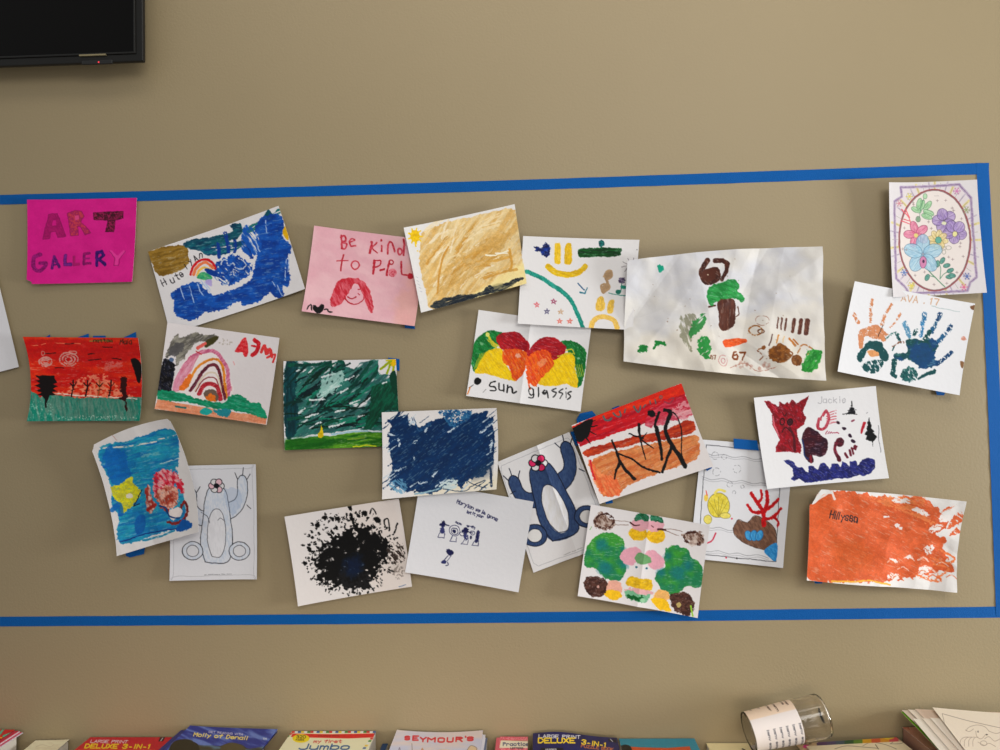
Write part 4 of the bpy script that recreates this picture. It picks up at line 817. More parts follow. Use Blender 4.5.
art(s, 'flower_coloring_page', 'colored-in floral page with oval frame and purple, pink and blue blooms at the top right', 'coloring page', lift=(.003, .002, .002, .006), wave=.001)

# ---- hand prints
s = wall_sheet((825, 275, 5.714), (162, 38, 850, 165, 757, 687, 62, 552), .022, base=(222, 222, 224), est=.003)
CP = (196, 134, 96); TL = (10, 72, 74); BB = (14, 64, 104)
D = dict(rough=4, rs=7, dry=(.36, 70, 9, 7)); D2 = dict(rough=4, rs=8, dry=(.26, 40, 10, 9))
for p, w_ in (([165, 225, 185, 275], 19), ([266, 145, 263, 175], 18), ([258, 195, 260, 270], 15), ([378, 170, 352, 215], 15), ([340, 235, 325, 285], 20), ([432, 222, 415, 250], 14), ([400, 268, 375, 300], 9)): s.s(p, w_, CP, **D)
s.f([190, 330, 230, 300, 300, 290, 345, 330, 360, 345, 300, 370, 230, 350, 215, 410, 190, 420], CP, **D2); s.f([245, 430, 300, 435, 320, 460, 260, 465], (206, 148, 100), rough=3)
s.s([312, 340, 335, 370], 26, CP, **D2); s.s([300, 350, 325, 300, 330, 290], 4, INK)
s.f([235, 395, 270, 378, 320, 385, 345, 420, 368, 465, 350, 495, 315, 480, 305, 445, 262, 425, 240, 430, 222, 470, 200, 500, 182, 480, 185, 450], TL, rough=3, rs=10, dry=(.18, 30, 14, 10)); s.f([208, 520, 250, 490, 330, 490, 310, 545, 270, 562, 225, 548], TL, rough=4, rs=10, dry=(.36, 60, 20, 7))
for p, w_, c in (([455, 275, 485, 350], 24, (90, 140, 170)), ([565, 220, 568, 250], 24, (50, 110, 150)), ([560, 268, 550, 345], 22, (60, 124, 166)), ([655, 225, 648, 250], 28, BB), ([635, 275, 612, 325], 24, (24, 84, 120)), ([718, 295, 705, 312], 26, BB), ([685, 335, 645, 385], 24, (36, 92, 130)), ([720, 445, 660, 490, 635, 510], 22, BB), ([522, 315, 510, 340], 20, TL), ([410, 340, 430, 380], 16, TL), ([600, 325, 575, 365], 24, TL)): s.s(p, w_, c, **D)
s.f([465, 380, 500, 360, 560, 375, 600, 360, 645, 390, 640, 430, 620, 470, 650, 500, 600, 530, 540, 530, 520, 510, 470, 480, 440, 490, 395, 480, 400, 450, 470, 440], TL, rough=6, rs=12, tx=((12, 66, 108), 1, 0, 50, 40)); s.e(555, 455, 75, 65, (12, 66, 108), rough=10, rs=20, dry=(.22, 0, 16, 14), a=.85)
s.e(480, 570, 46, 44, TL, rough=6, rs=10, dry=(.34, 60, 20, 7), tx=((40, 100, 96), .8, 0, 14, 8)); s.s([530, 590, 570, 570, 620, 552], 14, TL, w1=24, rough=3); s.s([395, 490, 385, 560, 400, 580], 30, TL, w1=20, **D2)
s.s([345, 365, 400, 330, 425, 345], 8, (60, 110, 104), **D); s.s([395, 410, 425, 385, 450, 385], 12, (130, 90, 70), **D); s.s([388, 430, 400, 410], 7, TL)
s.t('AVA . 17', 432, 148, 38, (190, 150, 118), 5, ang=7, gw=.7, adv=.92, jit=.04, dry=(.2, 0, 10, 8)); s.s([612, 176, 680, 195, 768, 212], 4, (150, 170, 170), a=.7)
s.f([822, 180, 850, 172, 845, 200, 830, 198], (120, 86, 60)); s.f([768, 492, 790, 500, 785, 532, 775, 528], (130, 96, 64)); s.e(790, 365, 14, 12, (200, 140, 120), rough=5, rs=5, dry=(.3, 0, 5, 5))
art(s, 'handprint_painting', 'white sheet with copper and teal-blue handprints hanging below the flower page', lift=(.002, .003, .003, .004), wave=.001)

# ---- reef colouring page at the right: generic sea shapes in the same colours
s = wall_sheet((685, 435, 5.555), (95, 25, 608, 66, 543, 738, 25, 682), .0045, base=(216, 216, 219), warp=.4, grain=.5)
GY = (110, 110, 116)
s.s([118, 55, 540, 95, 505, 705, 72, 660], 3.5, (60, 60, 66), sm=False, close=True)
for y in (100, 235, 505, 635):
    s.s([115 - y * .05 + 60 * k / 1.0 if False else 110 - y * .06 + 58 * k for k in range(8) for _ in (0,)] and [v for k in range(8) for v in (110 - y * .06 + 56 * k, y + k * 6 + (7 if k % 2 else -4))], 2.4, GY, a=.8)
    s.s([v for k in range(8) for v in (112 - y * .06 + 56 * k, y + 12 + k * 6 + (6 if k % 2 else -3))], 1.8, GY, a=.6)
for x, y, r in ((170, 115, 20), (218, 120, 14), (178, 205, 22), (290, 190, 22), (250, 275, 15), (275, 320, 9), (322, 290, 9)): s.ring(x, y, r, r, 2.4, GY, dry=(.45, 0, 8, 8))
# round yellow shell
s.e(188, 392, 62, 68, (222, 208, 96), tx=((206, 186, 60), .8, 40, 16, 8)); s.ring(188, 392, 62, 68, 3, (120, 110, 60))
for k in range(5): s.s([188, 455, 188 + (k - 2) * 26, 345 + abs(k - 2) * 14], 2.5, (150, 136, 60))
s.e(128, 470, 22, 26, (222, 208, 110)); s.ring(128, 470, 22, 26, 2.5, (130, 120, 60)); s.e(118, 350, 12, 20, (220, 190, 90)); s.s([118, 310, 124, 335], 5, (216, 80, 60)); s.e(225, 450, 30, 16, (222, 208, 110)); s.ring(225, 450, 30, 16, 2.5, (130, 120, 60)); s.s([170, 325, 190, 305, 225, 315], 14, (222, 208, 110))
# branching red coral growing from a brown rock, blue clam at its foot
s.f([270, 520, 300, 470, 350, 490, 390, 450, 440, 470, 500, 520, 510, 600, 480, 640, 400, 630, 330, 600, 280, 560], (128, 96, 78), rough=4, tx=((100, 72, 58), .9, 60, 20, 7)); s.s([270, 520, 300, 470, 350, 490, 390, 450, 440, 470, 500, 520, 510, 600, 480, 640, 400, 630, 330, 600, 280, 560], 3, (70, 52, 46), close=True)
for p, w_ in (([440, 500, 435, 430, 400, 370, 370, 325], 26), ([437, 440, 460, 380, 455, 315], 24), ([450, 420, 490, 390, 520, 360], 22), ([440, 470, 490, 460, 535, 410], 20), ([405, 380, 430, 350, 425, 310], 18), ([430, 430, 380, 430, 350, 390], 20), ([490, 455, 520, 480, 515, 510], 14)):
    s.s(p, w_, (192, 24, 28), w1=w_ * .7, rough=3, tx=((160, 12, 22), .9, 50, 16, 7)); s.s(p, 2, (110, 14, 20), a=.5)
for x in (355, 385, 415): s.e(x, 560, 20, 30, (84, 160, 206), ang=(x - 385) * .8, tx=((50, 130, 186), .8, 80, 16, 5)); s.ring(x, 560, 20, 30, 2.5, (40, 80, 120), ang=(x - 385) * .8)
s.f([440, 640, 512, 600, 505, 700, 470, 680], (70, 150, 202), tx=((40, 120, 180), .8, 50, 16, 6))
s.s([125, 600, 150, 585, 170, 545], 8, (190, 50, 80)); s.e(228, 682, 5, 5, (200, 40, 70)); s.e(288, 683, 5, 5, INK); s.e(262, 466, 5, 5, (200, 50, 80))
art(s, 'reef_coloring_page', 'coloring page with yellow, red and brown sea shapes and a blue tape tab on top', 'coloring page', lift=(.001, .001, .003, .002), wave=.001)

# ---- red creature painting
s = wall_sheet((745, 380, 6.667), (53, 118, 862, 40, 953, 653, 143, 725), .012, base=(225, 224, 225))
CR = (150, 14, 34)
s.f([122, 138, 160, 140, 225, 180, 225, 148, 265, 165, 282, 148, 292, 160, 312, 128, 340, 160, 425, 105, 385, 210, 408, 250, 395, 300, 345, 330, 362, 400, 380, 450, 372, 488, 290, 480, 205, 485, 208, 450, 235, 400, 185, 300, 182, 225], CR, sm=False, rough=3, tx=((110, 8, 26), .9, 50, 24, 10))
s.s([190, 240, 200, 310, 230, 380], 8, (206, 110, 120), dry=(.3, 90, 12, 5)); s.s([180, 165, 220, 210], 5, (196, 70, 84)); s.s([300, 320, 330, 390, 335, 470], 18, (70, 12, 24), a=.8)
s.ring(246, 275, 15, 22, 8, (50, 14, 20)); s.ring(300, 278, 16, 20, 10, (30, 10, 16)); s.e(300, 278, 10, 13, (50, 20, 30)); s.s([245, 350, 268, 318, 282, 322, 310, 345], 7, (50, 14, 20)); s.s([250, 215, 262, 240, 275, 220], 6, (60, 14, 20))
s.f([385, 420, 395, 350, 425, 318, 480, 340, 520, 380, 550, 400, 545, 490, 500, 515, 450, 500, 462, 540, 440, 555, 410, 520], (66, 16, 30), rough=3, tx=((44, 14, 34), 1, 0, 40, 30)); s.s([386, 400, 400, 490, 425, 525], 9, (30, 50, 96)); s.s([440, 510, 445, 550], 12, (130, 24, 44), dry=(.25, 90, 10, 5))
s.s([510, 260, 540, 210, 560, 260, 530, 325, 490, 320, 495, 260], 20, (160, 40, 60), tx=((186, 90, 104), .9, 70, 20, 6)); s.f([515, 250, 528, 250, 525, 300, 512, 300], (225, 224, 225))
for k in range(5): s.s([545, 230 + k * 14, 610, 205 + k * 18], 6, (196, 90, 106), dry=(.3, 0, 12, 5))
s.e(622, 282, 14, 10, (50, 18, 34), ang=30); s.s([545, 300, 610, 280], 4, (190, 100, 110))
for k in range(6): s.s([540 + k * 15, 362 - k * 2, 552 + k * 15, 342 + k * 3], 6, (160, 60, 84))
s.e(635, 415, 30, 32, (90, 22, 40), tx=((60, 14, 30), 1, 0, 16, 12)); s.s([608, 420, 600, 460, 612, 490, 628, 520], 18, (130, 36, 58), w1=26, tx=((80, 14, 34), 1, 60, 20, 8)); s.s([625, 515, 630, 532], 26, (80, 14, 34))
for x, y, a_ in ((660, 325, 20), (705, 375, 50), (725, 410, 30)): s.e(x, y, 16, 11, (46, 18, 44), ang=a_)
for p in ([735, 440, 728, 460], [715, 458, 722, 490], [700, 470, 705, 500], [670, 490, 685, 515], [745, 445, 738, 462]): s.s(p, 14, (100, 24, 44))
BW = (24, 28, 84)
s.f([258, 540, 280, 528, 325, 545, 345, 580, 385, 580, 400, 610, 420, 612, 425, 575, 460, 570, 485, 600, 505, 560, 535, 555, 565, 590, 580, 555, 620, 555, 635, 575, 650, 545, 680, 560, 700, 575, 700, 540, 745, 535, 755, 570, 790, 530, 830, 515, 865, 530, 865, 580, 840, 620, 790, 640, 760, 630, 700, 655, 600, 660, 500, 675, 400, 685, 360, 655, 325, 675, 305, 660, 325, 640, 318, 595], BW, rough=3, sm=False, tx=((44, 50, 126), .9, 30, 24, 8))
s.s([712, 145, 712, 175], 8, BLACK); s.f([710, 165, 742, 225, 680, 232], (24, 24, 30), rough=4, rs=8, dry=(.3, 0, 20, 5), sm=False); s.s([655, 225, 745, 228], 5, BLACK); s.s([685, 205, 738, 200], 4, BLACK)
s.f([824, 245, 832, 275, 848, 300, 842, 320, 865, 345, 855, 352, 885, 380, 868, 400, 855, 410, 852, 440, 846, 410, 805, 395, 815, 370, 800, 360, 820, 335, 810, 320, 822, 300, 815, 285], BLACK, sm=False, rough=3, rs=8)
s.s([795, 290, 785, 325, 778, 352], 22, (170, 30, 50), w1=12); s.e(720, 272, 14, 6, (130, 60, 80), ang=-20, dry=(.3, 0, 6, 4)); s.s([885, 300, 895, 400, 905, 480], 3, (80, 80, 86)); s.s([806, 222, 818, 214], 3, GY)
s.t('Jackie', 488, 158, 40, (168, 166, 170), 4, ang=-2, gw=.55, adv=.86, jit=.05)
art(s, 'creature_painting', 'white sheet with a red pointy-eared creature, dark blobs and a long navy shape', lift=(.004, .003, .003, .003), wave=.001)

# ---- symmetric green blots
s = wall_sheet((570, 495, 6.0), (125, 55, 835, 180, 762, 733, 45, 603), .015, base=(220, 216, 216))
LG = (64, 146, 60)
for pts in ([85, 400, 95, 320, 140, 260, 200, 225, 290, 240, 325, 290, 325, 340, 300, 370, 335, 420, 325, 480, 280, 515, 200, 500, 160, 445, 100, 440], [565, 380, 580, 320, 640, 308, 700, 325, 730, 370, 790, 430, 790, 540, 750, 558, 700, 545, 650, 590, 590, 590, 530, 540, 520, 470, 570, 440]):
    s.f(pts, LG, rough=6, rs=20, tx=((34, 118, 84), .9, 0, 60, 50))
for x, y, r in ((190, 300, 34), (318, 325, 12), (320, 425, 22), (210, 440, 40), (545, 465, 22), (650, 470, 40), (710, 430, 26), (585, 370, 10)): s.e(x, y, r, r * 1.1, (24, 112, 122), rough=8, rs=10, soft=10, a=.75)
s.f([140, 150, 180, 100, 230, 130, 270, 160, 255, 195, 200, 210, 155, 190], (110, 82, 70), rough=9, rs=12, tx=((196, 180, 170), .9, 60, 20, 10)); s.ring(205, 155, 55, 42, 10, (66, 36, 30), rough=5, rs=9, dry=(.35, 0, 14, 10))
s.f([665, 240, 710, 215, 790, 225, 805, 270, 770, 300, 700, 270], (110, 82, 70), rough=9, rs=12, tx=((196, 180, 170), .9, 60, 20, 10)); s.ring(738, 258, 58, 36, 12, (66, 36, 30), ang=10, rough=5, rs=9, dry=(.35, 0, 14, 10)); s.e(735, 290, 26, 18, (206, 190, 180), a=.7, rough=5)
s.s([270, 155, 330, 160, 365, 168], 3, (120, 90, 76)); s.s([270, 180, 350, 182], 3, (120, 90, 76)); s.s([570, 205, 640, 210, 670, 218], 3, (120, 90, 76)); s.s([570, 215, 650, 245], 3, (120, 90, 76))
s.e(408, 232, 56, 42, (228, 186, 40), ang=10, rough=3, tx=((206, 160, 30), .8, 0, 20, 12)); s.e(515, 245, 58, 46, (228, 186, 40), ang=10, rough=3, tx=((206, 160, 30), .8, 0, 20, 12))
s.e(420, 175, 54, 40, (214, 160, 170), rough=5, a=.95); s.e(510, 185, 52, 36, (214, 160, 170), rough=5, a=.95)
s.f([388, 150, 400, 115, 440, 105, 468, 125, 465, 160, 430, 150], (14, 84, 50), rough=5, tx=((60, 130, 100), .9, 0, 12, 8)); s.f([478, 150, 485, 122, 520, 120, 555, 145, 555, 172, 515, 160], (12, 78, 46), rough=5, tx=((60, 130, 100), .9, 0, 12, 8))
s.s([362, 168, 385, 180, 420, 178], 12, (70, 34, 34), w1=5); s.s([530, 205, 570, 212], 13, (70, 34, 34)); s.s([488, 182, 500, 190], 5, (80, 40, 40))
s.f([300, 370, 330, 325, 390, 315, 425, 340, 400, 400, 370, 425, 325, 410], (218, 162, 176), rough=4); s.f([450, 350, 490, 332, 530, 350, 570, 395, 560, 430, 520, 450, 480, 430], (218, 162, 176), rough=4)
s.f([388, 375, 420, 348, 480, 372, 485, 405, 440, 418, 400, 405], (110, 156, 108), rough=3); s.e(398, 431, 7, 7, (20, 100, 120)); s.e(459, 441, 7, 7, (20, 100, 120))
s.f([338, 520, 360, 490, 415, 500, 480, 505, 495, 540, 480, 575, 400, 560, 340, 545], (226, 186, 40), rough=4, tx=((196, 156, 30), .9, 0, 30, 12)); s.f([340, 565, 420, 560, 490, 580, 480, 600, 350, 590], (216, 168, 170), rough=8, rs=10)
s.f([325, 575, 380, 575, 430, 600, 485, 595, 470, 625, 430, 645, 370, 630, 340, 605], (120, 176, 140), rough=6, rs=10); s.s([355, 605, 400, 620, 430, 615], 24, (12, 92, 44), rough=7, rs=9); s.e(435, 630, 14, 12, (150, 196, 160))
s.f([215, 560, 250, 515, 300, 525, 315, 570, 300, 590, 230, 590], (222, 168, 150), rough=4); s.f([205, 605, 225, 575, 300, 580, 310, 610, 270, 628], (230, 184, 40), rough=5)
s.f([500, 620, 530, 570, 590, 580, 600, 620, 560, 640], (226, 176, 110), rough=4); s.f([490, 625, 560, 620, 605, 690, 545, 690, 505, 660], (232, 186, 40), rough=5)
s.f([85, 510, 120, 488, 200, 500, 225, 530, 215, 580, 180, 612, 130, 608, 95, 580], (86, 56, 48), rough=7, rs=12, tx=((56, 32, 28), .9, 0, 18, 12)); s.f([600, 600, 640, 585, 700, 590, 745, 640, 720, 715, 660, 712, 610, 670], (88, 58, 48), rough=7, rs=12, tx=((56, 32, 28), .9, 0, 18, 12))
s.s([725, 660, 735, 720], 9, (150, 200, 70)); s.e(652, 660, 12, 16, (190, 170, 110), rough=4); s.e(168, 552, 8, 8, (200, 160, 150)); s.s([115, 205, 125, 190], 4, (110, 170, 90))
art(s, 'blot_painting', 'white sheet of mirrored green, pink and yellow paint blots just above the lower tape', lift=(.003, .004, .003, .003), fold=.5)

# ---- orange
s = wall_sheet((795, 480, 5.555), (88, 50, 945, 118, 903, 627, 57, 552), .010, base=(220, 217, 214), bow=(1, 0, 1, -1), est=.030); s.punch = .1
OR = (214, 98, 54)
s.f([75, 110, 110, 90, 205, 55, 330, 70, 460, 92, 600, 100, 720, 100, 800, 160, 830, 220, 860, 250, 800, 300, 850, 330, 840, 400, 890, 500, 820, 520, 700, 540, 560, 560, 420, 570, 300, 560, 180, 558, 62, 545, 60, 400, 70, 250], OR, rough=14, rs=26, tx=((198, 84, 40), .9, 25, 120, 40))
s.f([85, 130, 200, 80, 230, 170, 190, 300, 120, 420, 70, 500, 62, 300], (202, 84, 34), a=.6, rough=20, soft=16); s.f([200, 350, 330, 330, 420, 420, 380, 520, 240, 480], (190, 84, 30), a=.5, rough=30, rs=40, soft=20)
s.f([420, 110, 520, 95, 720, 110, 720, 180, 800, 250, 700, 220, 560, 160], (226, 130, 76), a=.8, rough=14, rs=14, dry=(.42, 20, 40, 8))
for x, y, rx, ry, a_ in ((790, 270, 42, 18, -20), (560, 455, 26, 10, 30), (765, 395, 24, 30, 30), (660, 440, 16, 10, 0), (740, 510, 34, 20, 0), (590, 265, 22, 9, 30), (710, 180, 46, 14, 20), (880, 300, 30, 26, 0), (560, 545, 40, 16, 0), (520, 210, 14, 5, 0), (840, 215, 40, 22, 0), (600, 120, 50, 14, 5)): s.e(x, y, rx, ry, (226, 218, 214), ang=a_, rough=8, rs=9, dry=(.32, a_ + 20, 20, 7))
for p in ([860, 270, 900, 190, 940, 200, 930, 240], [870, 320, 900, 270, 940, 290], [820, 180, 850, 150, 890, 140]): s.f(p, OR, rough=7, rs=9, dry=(.3, 40, 20, 8))
for p in ([780, 440, 860, 470, 905, 440, 820, 400], [800, 480, 870, 500, 800, 560], [700, 540, 760, 560, 820, 570, 815, 530]): s.s(p, 11, (226, 120, 66), rough=3, dry=(.3, 30, 20, 6))
rd = random.Random(5)
for i in range(26):
    x, y = rd.uniform(430, 870), rd.uniform(430, 560); s.s([x, y, x + 30, y - 14, x + 60, y + 10], rd.uniform(4, 9), rd.choice([(230, 214, 206), OR, (206, 90, 34)]), dry=(.35, 20, 20, 6), a=.8)
s.s([200, 558, 330, 562, 420, 560, 540, 590], 9, (232, 170, 60), dry=(.2, 0, 20, 7)); s.s([100, 130, 205, 60, 228, 105], 12, (226, 222, 218), sm=False, a=.9); s.f([98, 130, 125, 85, 165, 55, 205, 58, 210, 75, 160, 80, 120, 130], (222, 220, 216))
s.t('Hillyssa', 200, 215, 42, INK, 6, ang=9, gw=.44, adv=.60, jit=.05)
s.cut([60, 30, 160, 40, 125, 80, 98, 132, 40, 140])
art(s, 'orange_painting', 'crinkled sheet covered in orange paint with a black handwritten name', lift=(.003, .003, .003, .004), crumple=.030, cs=13)
# ------------------------------------------------------------------ blue painter's tape: four strips and small tabs
def strip(name, a, b, label, cat='tape', group=None, off=.0006, seed=0, parent=None, bow=(0, 0)):
    """a, b: (top px, bottom px) pairs at both ends, following the wall"""
    rd = random.Random(seed); n = 60; V = []; F = []
    for i in range(n + 1):
        t = i / n
        bw = np.array(bow) * math.sin(math.pi * t)
        p = bw + np.array(a[0]) * (1 - t) + np.array(b[0]) * t; q = bw + np.array(a[1]) * (1 - t) + np.array(b[1]) * t
        o = off + .0003 * math.sin(i * 1.7 + seed)
        for w, oo in ((p, o), (q, o)):
            W = on_wall(w[0], w[1], oo) ; V.append(W + np.array([0, 0, rd.uniform(-.0003, .0003)]))
        for w in (p, q): W = on_wall(w[0], w[1], 0.0001); V.append(W)
    for i in range(n):
        k = i * 4
        for x, y in ((0, 1), (1, 3), (3, 2), (2, 0)): F.append((k + x, k + y, k + 4 + y, k + 4 + x))
    F.append((0, 2, 3, 1)); k = n * 4; F.append((k, k + 1, k + 3, k + 2))
    o = mesh_obj(name, V, F, M_tape)
    bm = bmesh.new(); bm.from_mesh(o.data); bmesh.ops.recalc_face_normals(bm, faces=bm.faces); bm.to_mesh(o.data); bm.free()
    return tag(o, label, cat, group)
import bmesh
strip('masking_tape_strip', ((-60, 196.5), (-60, 206)), ((989, 162.8), (989, 174)), 'long blue tape strip running across above all the artworks', seed=1, bow=(0, 2.0))
strip('masking_tape_strip', ((-60, 617.2), (-60, 626.8)), ((1030, 606.2), (1030, 617.2)), 'long blue tape strip running across below all the artworks', seed=2, bow=(0, 1.0))
strip('masking_tape_strip', ((976.2, 163), (988.6, 163)), ((996.2, 617), (1009.6, 617)), 'vertical blue tape strip down the right side of the display', off=.0012, seed=3, bow=(1.0, 0))
TG = 'small blue tape tabs holding the artworks'
def tab(pts, label, d=.002, dd=.0):
    P = np.array(pts, float).reshape(-1, 2); n = len(P)
    V = [on_wall(x, y, d + dd * (i % 2)) for i, (x, y) in enumerate(P)] + [on_wall(x, y, d - .0006 + dd * (i % 2)) for i, (x, y) in enumerate(P)]
    F = [tuple(range(n))[::-1], tuple(range(n, 2 * n))] + [(i, (i + 1) % n, n + (i + 1) % n, n + i) for i in range(n)]
    tag(mesh_obj('tape_tab', V, F, M_tape), label, 'tape', TG)
tab([44, 338, 50, 334.5, 51, 345, 44, 346], 'tiny blue tape tip over the top left of the red landscape')
tab([77, 337.5, 88.5, 333.6, 90, 345, 77, 346], 'pointed blue tape tab above the middle of the red landscape')
tab([93, 335.8, 105.5, 335.6, 106, 346, 93, 346], 'flat blue tape tab above the red landscape, right of the pointed one')
tab([124, 337.3, 136, 331.8, 137, 346, 124, 346], 'triangular blue tape tab at the top right corner of the red landscape')
tab([404, 317, 414, 318, 415, 329, 405, 328], 'blue tape bit below the right corner of the pale pink sheet')
tab([388, 357.5, 399.5, 359, 399.5, 371, 390, 368], 'blue tape corner behind the top right of the dark green painting')
tab([576.5, 419, 580, 413.5, 592, 410.8, 596, 415, 588, 424, 578, 428], 'blue tape flap behind the top left of the sunset painting', d=.006, dd=.003)
tab([570.2, 432, 574, 431, 580, 444, 576, 446], 'blue tape end under the black corner sun of the sunset painting', d=.007)
tab([612, 408, 619, 405.6, 622, 412, 614, 414], 'small blue tape tip above the top edge of the sunset painting', d=.004)
tab([706, 454, 712, 468, 707, 471, 700, 458], 'blue tape sliver at the lower right corner of the sunset painting', d=.0095)
tab([733.5, 438.5, 757, 440.5, 759, 450.5, 734, 448.5], 'broad blue tape tab on the top edge of the reef coloring page', d=.0105)
tab([125, 549, 145, 546, 144, 554, 130, 557.5, 126, 556], 'blue tape bit under the curling turquoise sheet', d=.004)
tab([635, 323, 641, 324, 642, 331, 633, 332.5, 626, 331], 'blue tape bit between the smiley sheet and the crinkled sheet', d=.006)
tab([812, 577, 824, 579, 822, 583.5, 815, 583.5], 'blue tape bit under the lower left of the orange painting', d=.005)
tab([935, 389, 946, 391, 944, 395.5, 937, 395], 'blue tape bit under the lower edge of the handprint sheet', d=.004)
tab([605, 500.5, 612, 498, 613, 503, 606, 504], 'blue tape bit below the sunset painting, near the blots', d=.004)

# ------------------------------------------------------------------ television
c = on_wall(144.5, 62, .055); x1 = c[0]; z0 = c[2]; x0 = x1 - 1.25; z1 = z0 + .72; yf = -.06
tv = empty('television', ((x0 + x1) / 2, -.03, z0), 'black flat screen television mounted at the top left corner', 'television')
box('housing', (x0 + .05, x1 - .06, yf + .010, -.02, z0 + .014, z1 - .05), M_black, tv, .004)
box('wall_bracket', (x0 + .4, x1 - .4, -.02, -.0005, z0 + .15, z1 - .15), M_black, tv)
def frame_mesh(w, ya, yb, ins=0):
    V = []; F = []
    a, b_, c_, d_ = x0 + ins, x1 - ins, z0 + ins, z1 - ins
    for y in (ya, yb):
        V += [(a, y, c_), (b_, y, c_), (b_, y, d_), (a, y, d_), (a + w, y, c_ + w), (b_ - w, y, c_ + w), (b_ - w, y, d_ - w), (a + w, y, d_ - w)]
    for i in range(4):
        j = (i + 1) % 4; F += [(i, j, 4 + j, 4 + i), (8 + j, 8 + i, 12 + i, 12 + j), (j, i, 8 + i, 8 + j), (4 + i, 4 + j, 12 + j, 12 + i)]
    return V, F
M_bez = material('dark_bezel_metal', (16, 15, 12), rough=0.35, bscale=60, var=0.08, spec=.3)
M_scr = material('black_screen_glass', (5, 4, 3), rough=0.2, spec=.12, bscale=20, var=0.1)
V, F = frame_mesh(.020, yf, yf + .012); o = mesh_obj('bezel', V, F, M_bez, tv); bevel(o, .003)
V, F = frame_mesh(.005, yf - .003, yf + .002, .018); o = mesh_obj('inner_trim', V, F, M_bez, tv); bevel(o, .0015)
box('screen', (x0 + .02, x1 - .02, yf + .006, yf + .016, z0 + .02, z1 - .02), M_scr, tv)
box('logo_bar', (x1 - .155, x1 - .09, yf - .004, yf + .002, z0 + .016, z0 + .0195), material('bright_trim', (150, 138, 104), rough=.25, metal=.6), tv)
M_led = bpy.data.materials.new('red_standby_light'); M_led.use_nodes = True
pb = M_led.node_tree.nodes['Principled BSDF']; pb.inputs['Base Color'].default_value = (.5, .02, .02, 1); pb.inputs['Emission Color'].default_value = (1, .05, .08, 1); pb.inputs['Emission Strength'].default_value = 1.2
box('receiver_panel', (x1 - .150, x1 - .075, yf - .002, yf + .004, z0 - .004, z0 + .006), M_black, tv, .002)
box('standby_light', (x1 - .109, x1 - .1065, yf - .0035, yf, z0 - .001, z0 + .0012), M_led, tv)

# ------------------------------------------------------------------ display shelf under the artworks
SH = .745
sh = empty('display_shelf', (0, -.2, 0), 'low laminate shelf against the wall carrying the books and papers', 'shelf')
box('top_board', (-1.6, 1.6, -.36, -.001, SH - .025, SH), M_wood, sh, .003)
for x in (-1.6, -.55, .53, 1.58): box('upright', (x, x + .02, -.34, -.005, .0, SH - .025), M_wood, sh)
box('lower_board', (-1.58, 1.58, -.34, -.005, .10, .12), M_wood, sh)

# ------------------------------------------------------------------ things lying flat
def flat_rect(px, py, z, rot, w, d):
    """back left corner seen at px,py on level z; back edge turned by rot degrees; returns TL TR BR BL"""
    p = on_level(px, py, z); a_ = math.radians(rot); ex = np.array([math.cos(a_), math.sin(a_), 0]); ey = np.array([math.sin(a_), -math.cos(a_), 0])
    q = [p, p + ex * w, p + ex * w + ey * d, p + ey * d]
    m = max(c_[1] for c_ in q)
    if m > -.004:                                  # keep it just clear of the wall
        q = [c_ - np.array([0, m + .004, 0]) for c_ in q]
    if abs(m + .004) > .003: print('LEVEL', px, py, z, 'back edge y', round(m, 3), 'level for the wall', round(z + (on_wall(px, py, .006)[2] - z), 4))
    return q
def block(name, q, z0_, z1_, mat, parent=None, inset=.002):
    c_ = sum(q) / 4; V = []
    for z in (z0_, z1_):
        for p in q: v = p + (c_ - p) * (inset / np.linalg.norm((c_ - p)[:2])); V.append((v[0], v[1], z))
    F = [(3, 2, 1, 0), (4, 5, 6, 7)] + [(i, (i + 1) % 4, 4 + (i + 1) % 4, 4 + i) for i in range(4)]
    F = [tuple(f[::-1]) for f in F]
    return mesh_obj(name, V, F, mat, parent)
def book(name, label, px, py, z, rot, w, d, th, frame, base, paint, cat='book', group=None, relief=None, back=(60, 60, 60), dens=4.6):
    q = flat_rect(px, py, z, rot, w, d)
    root = empty(name, tuple(sum(q) / 4 * np.array([1, 1, 0]) + np.array([0, 0, z - th])), label, cat, group)
    s = Sheet(q, frame, dens, base, rel=relief)
    if paint: paint(s)
    s.build('front_cover', M_cover, root, thick=.0008)
    block('page_block', q, z - th + .001, z - .0012, M_pages, root)
    block('back_cover', q, z - th, z - th + .0009, M_back(back), root, inset=0)
    return root
_bk = {}
def M_back(c_):
    if c_ not in _bk: _bk[c_] = material('printed_back_cover', c_, rough=.4, bscale=50, var=.04)
    return _bk[c_]

WH = (232, 230, 228)
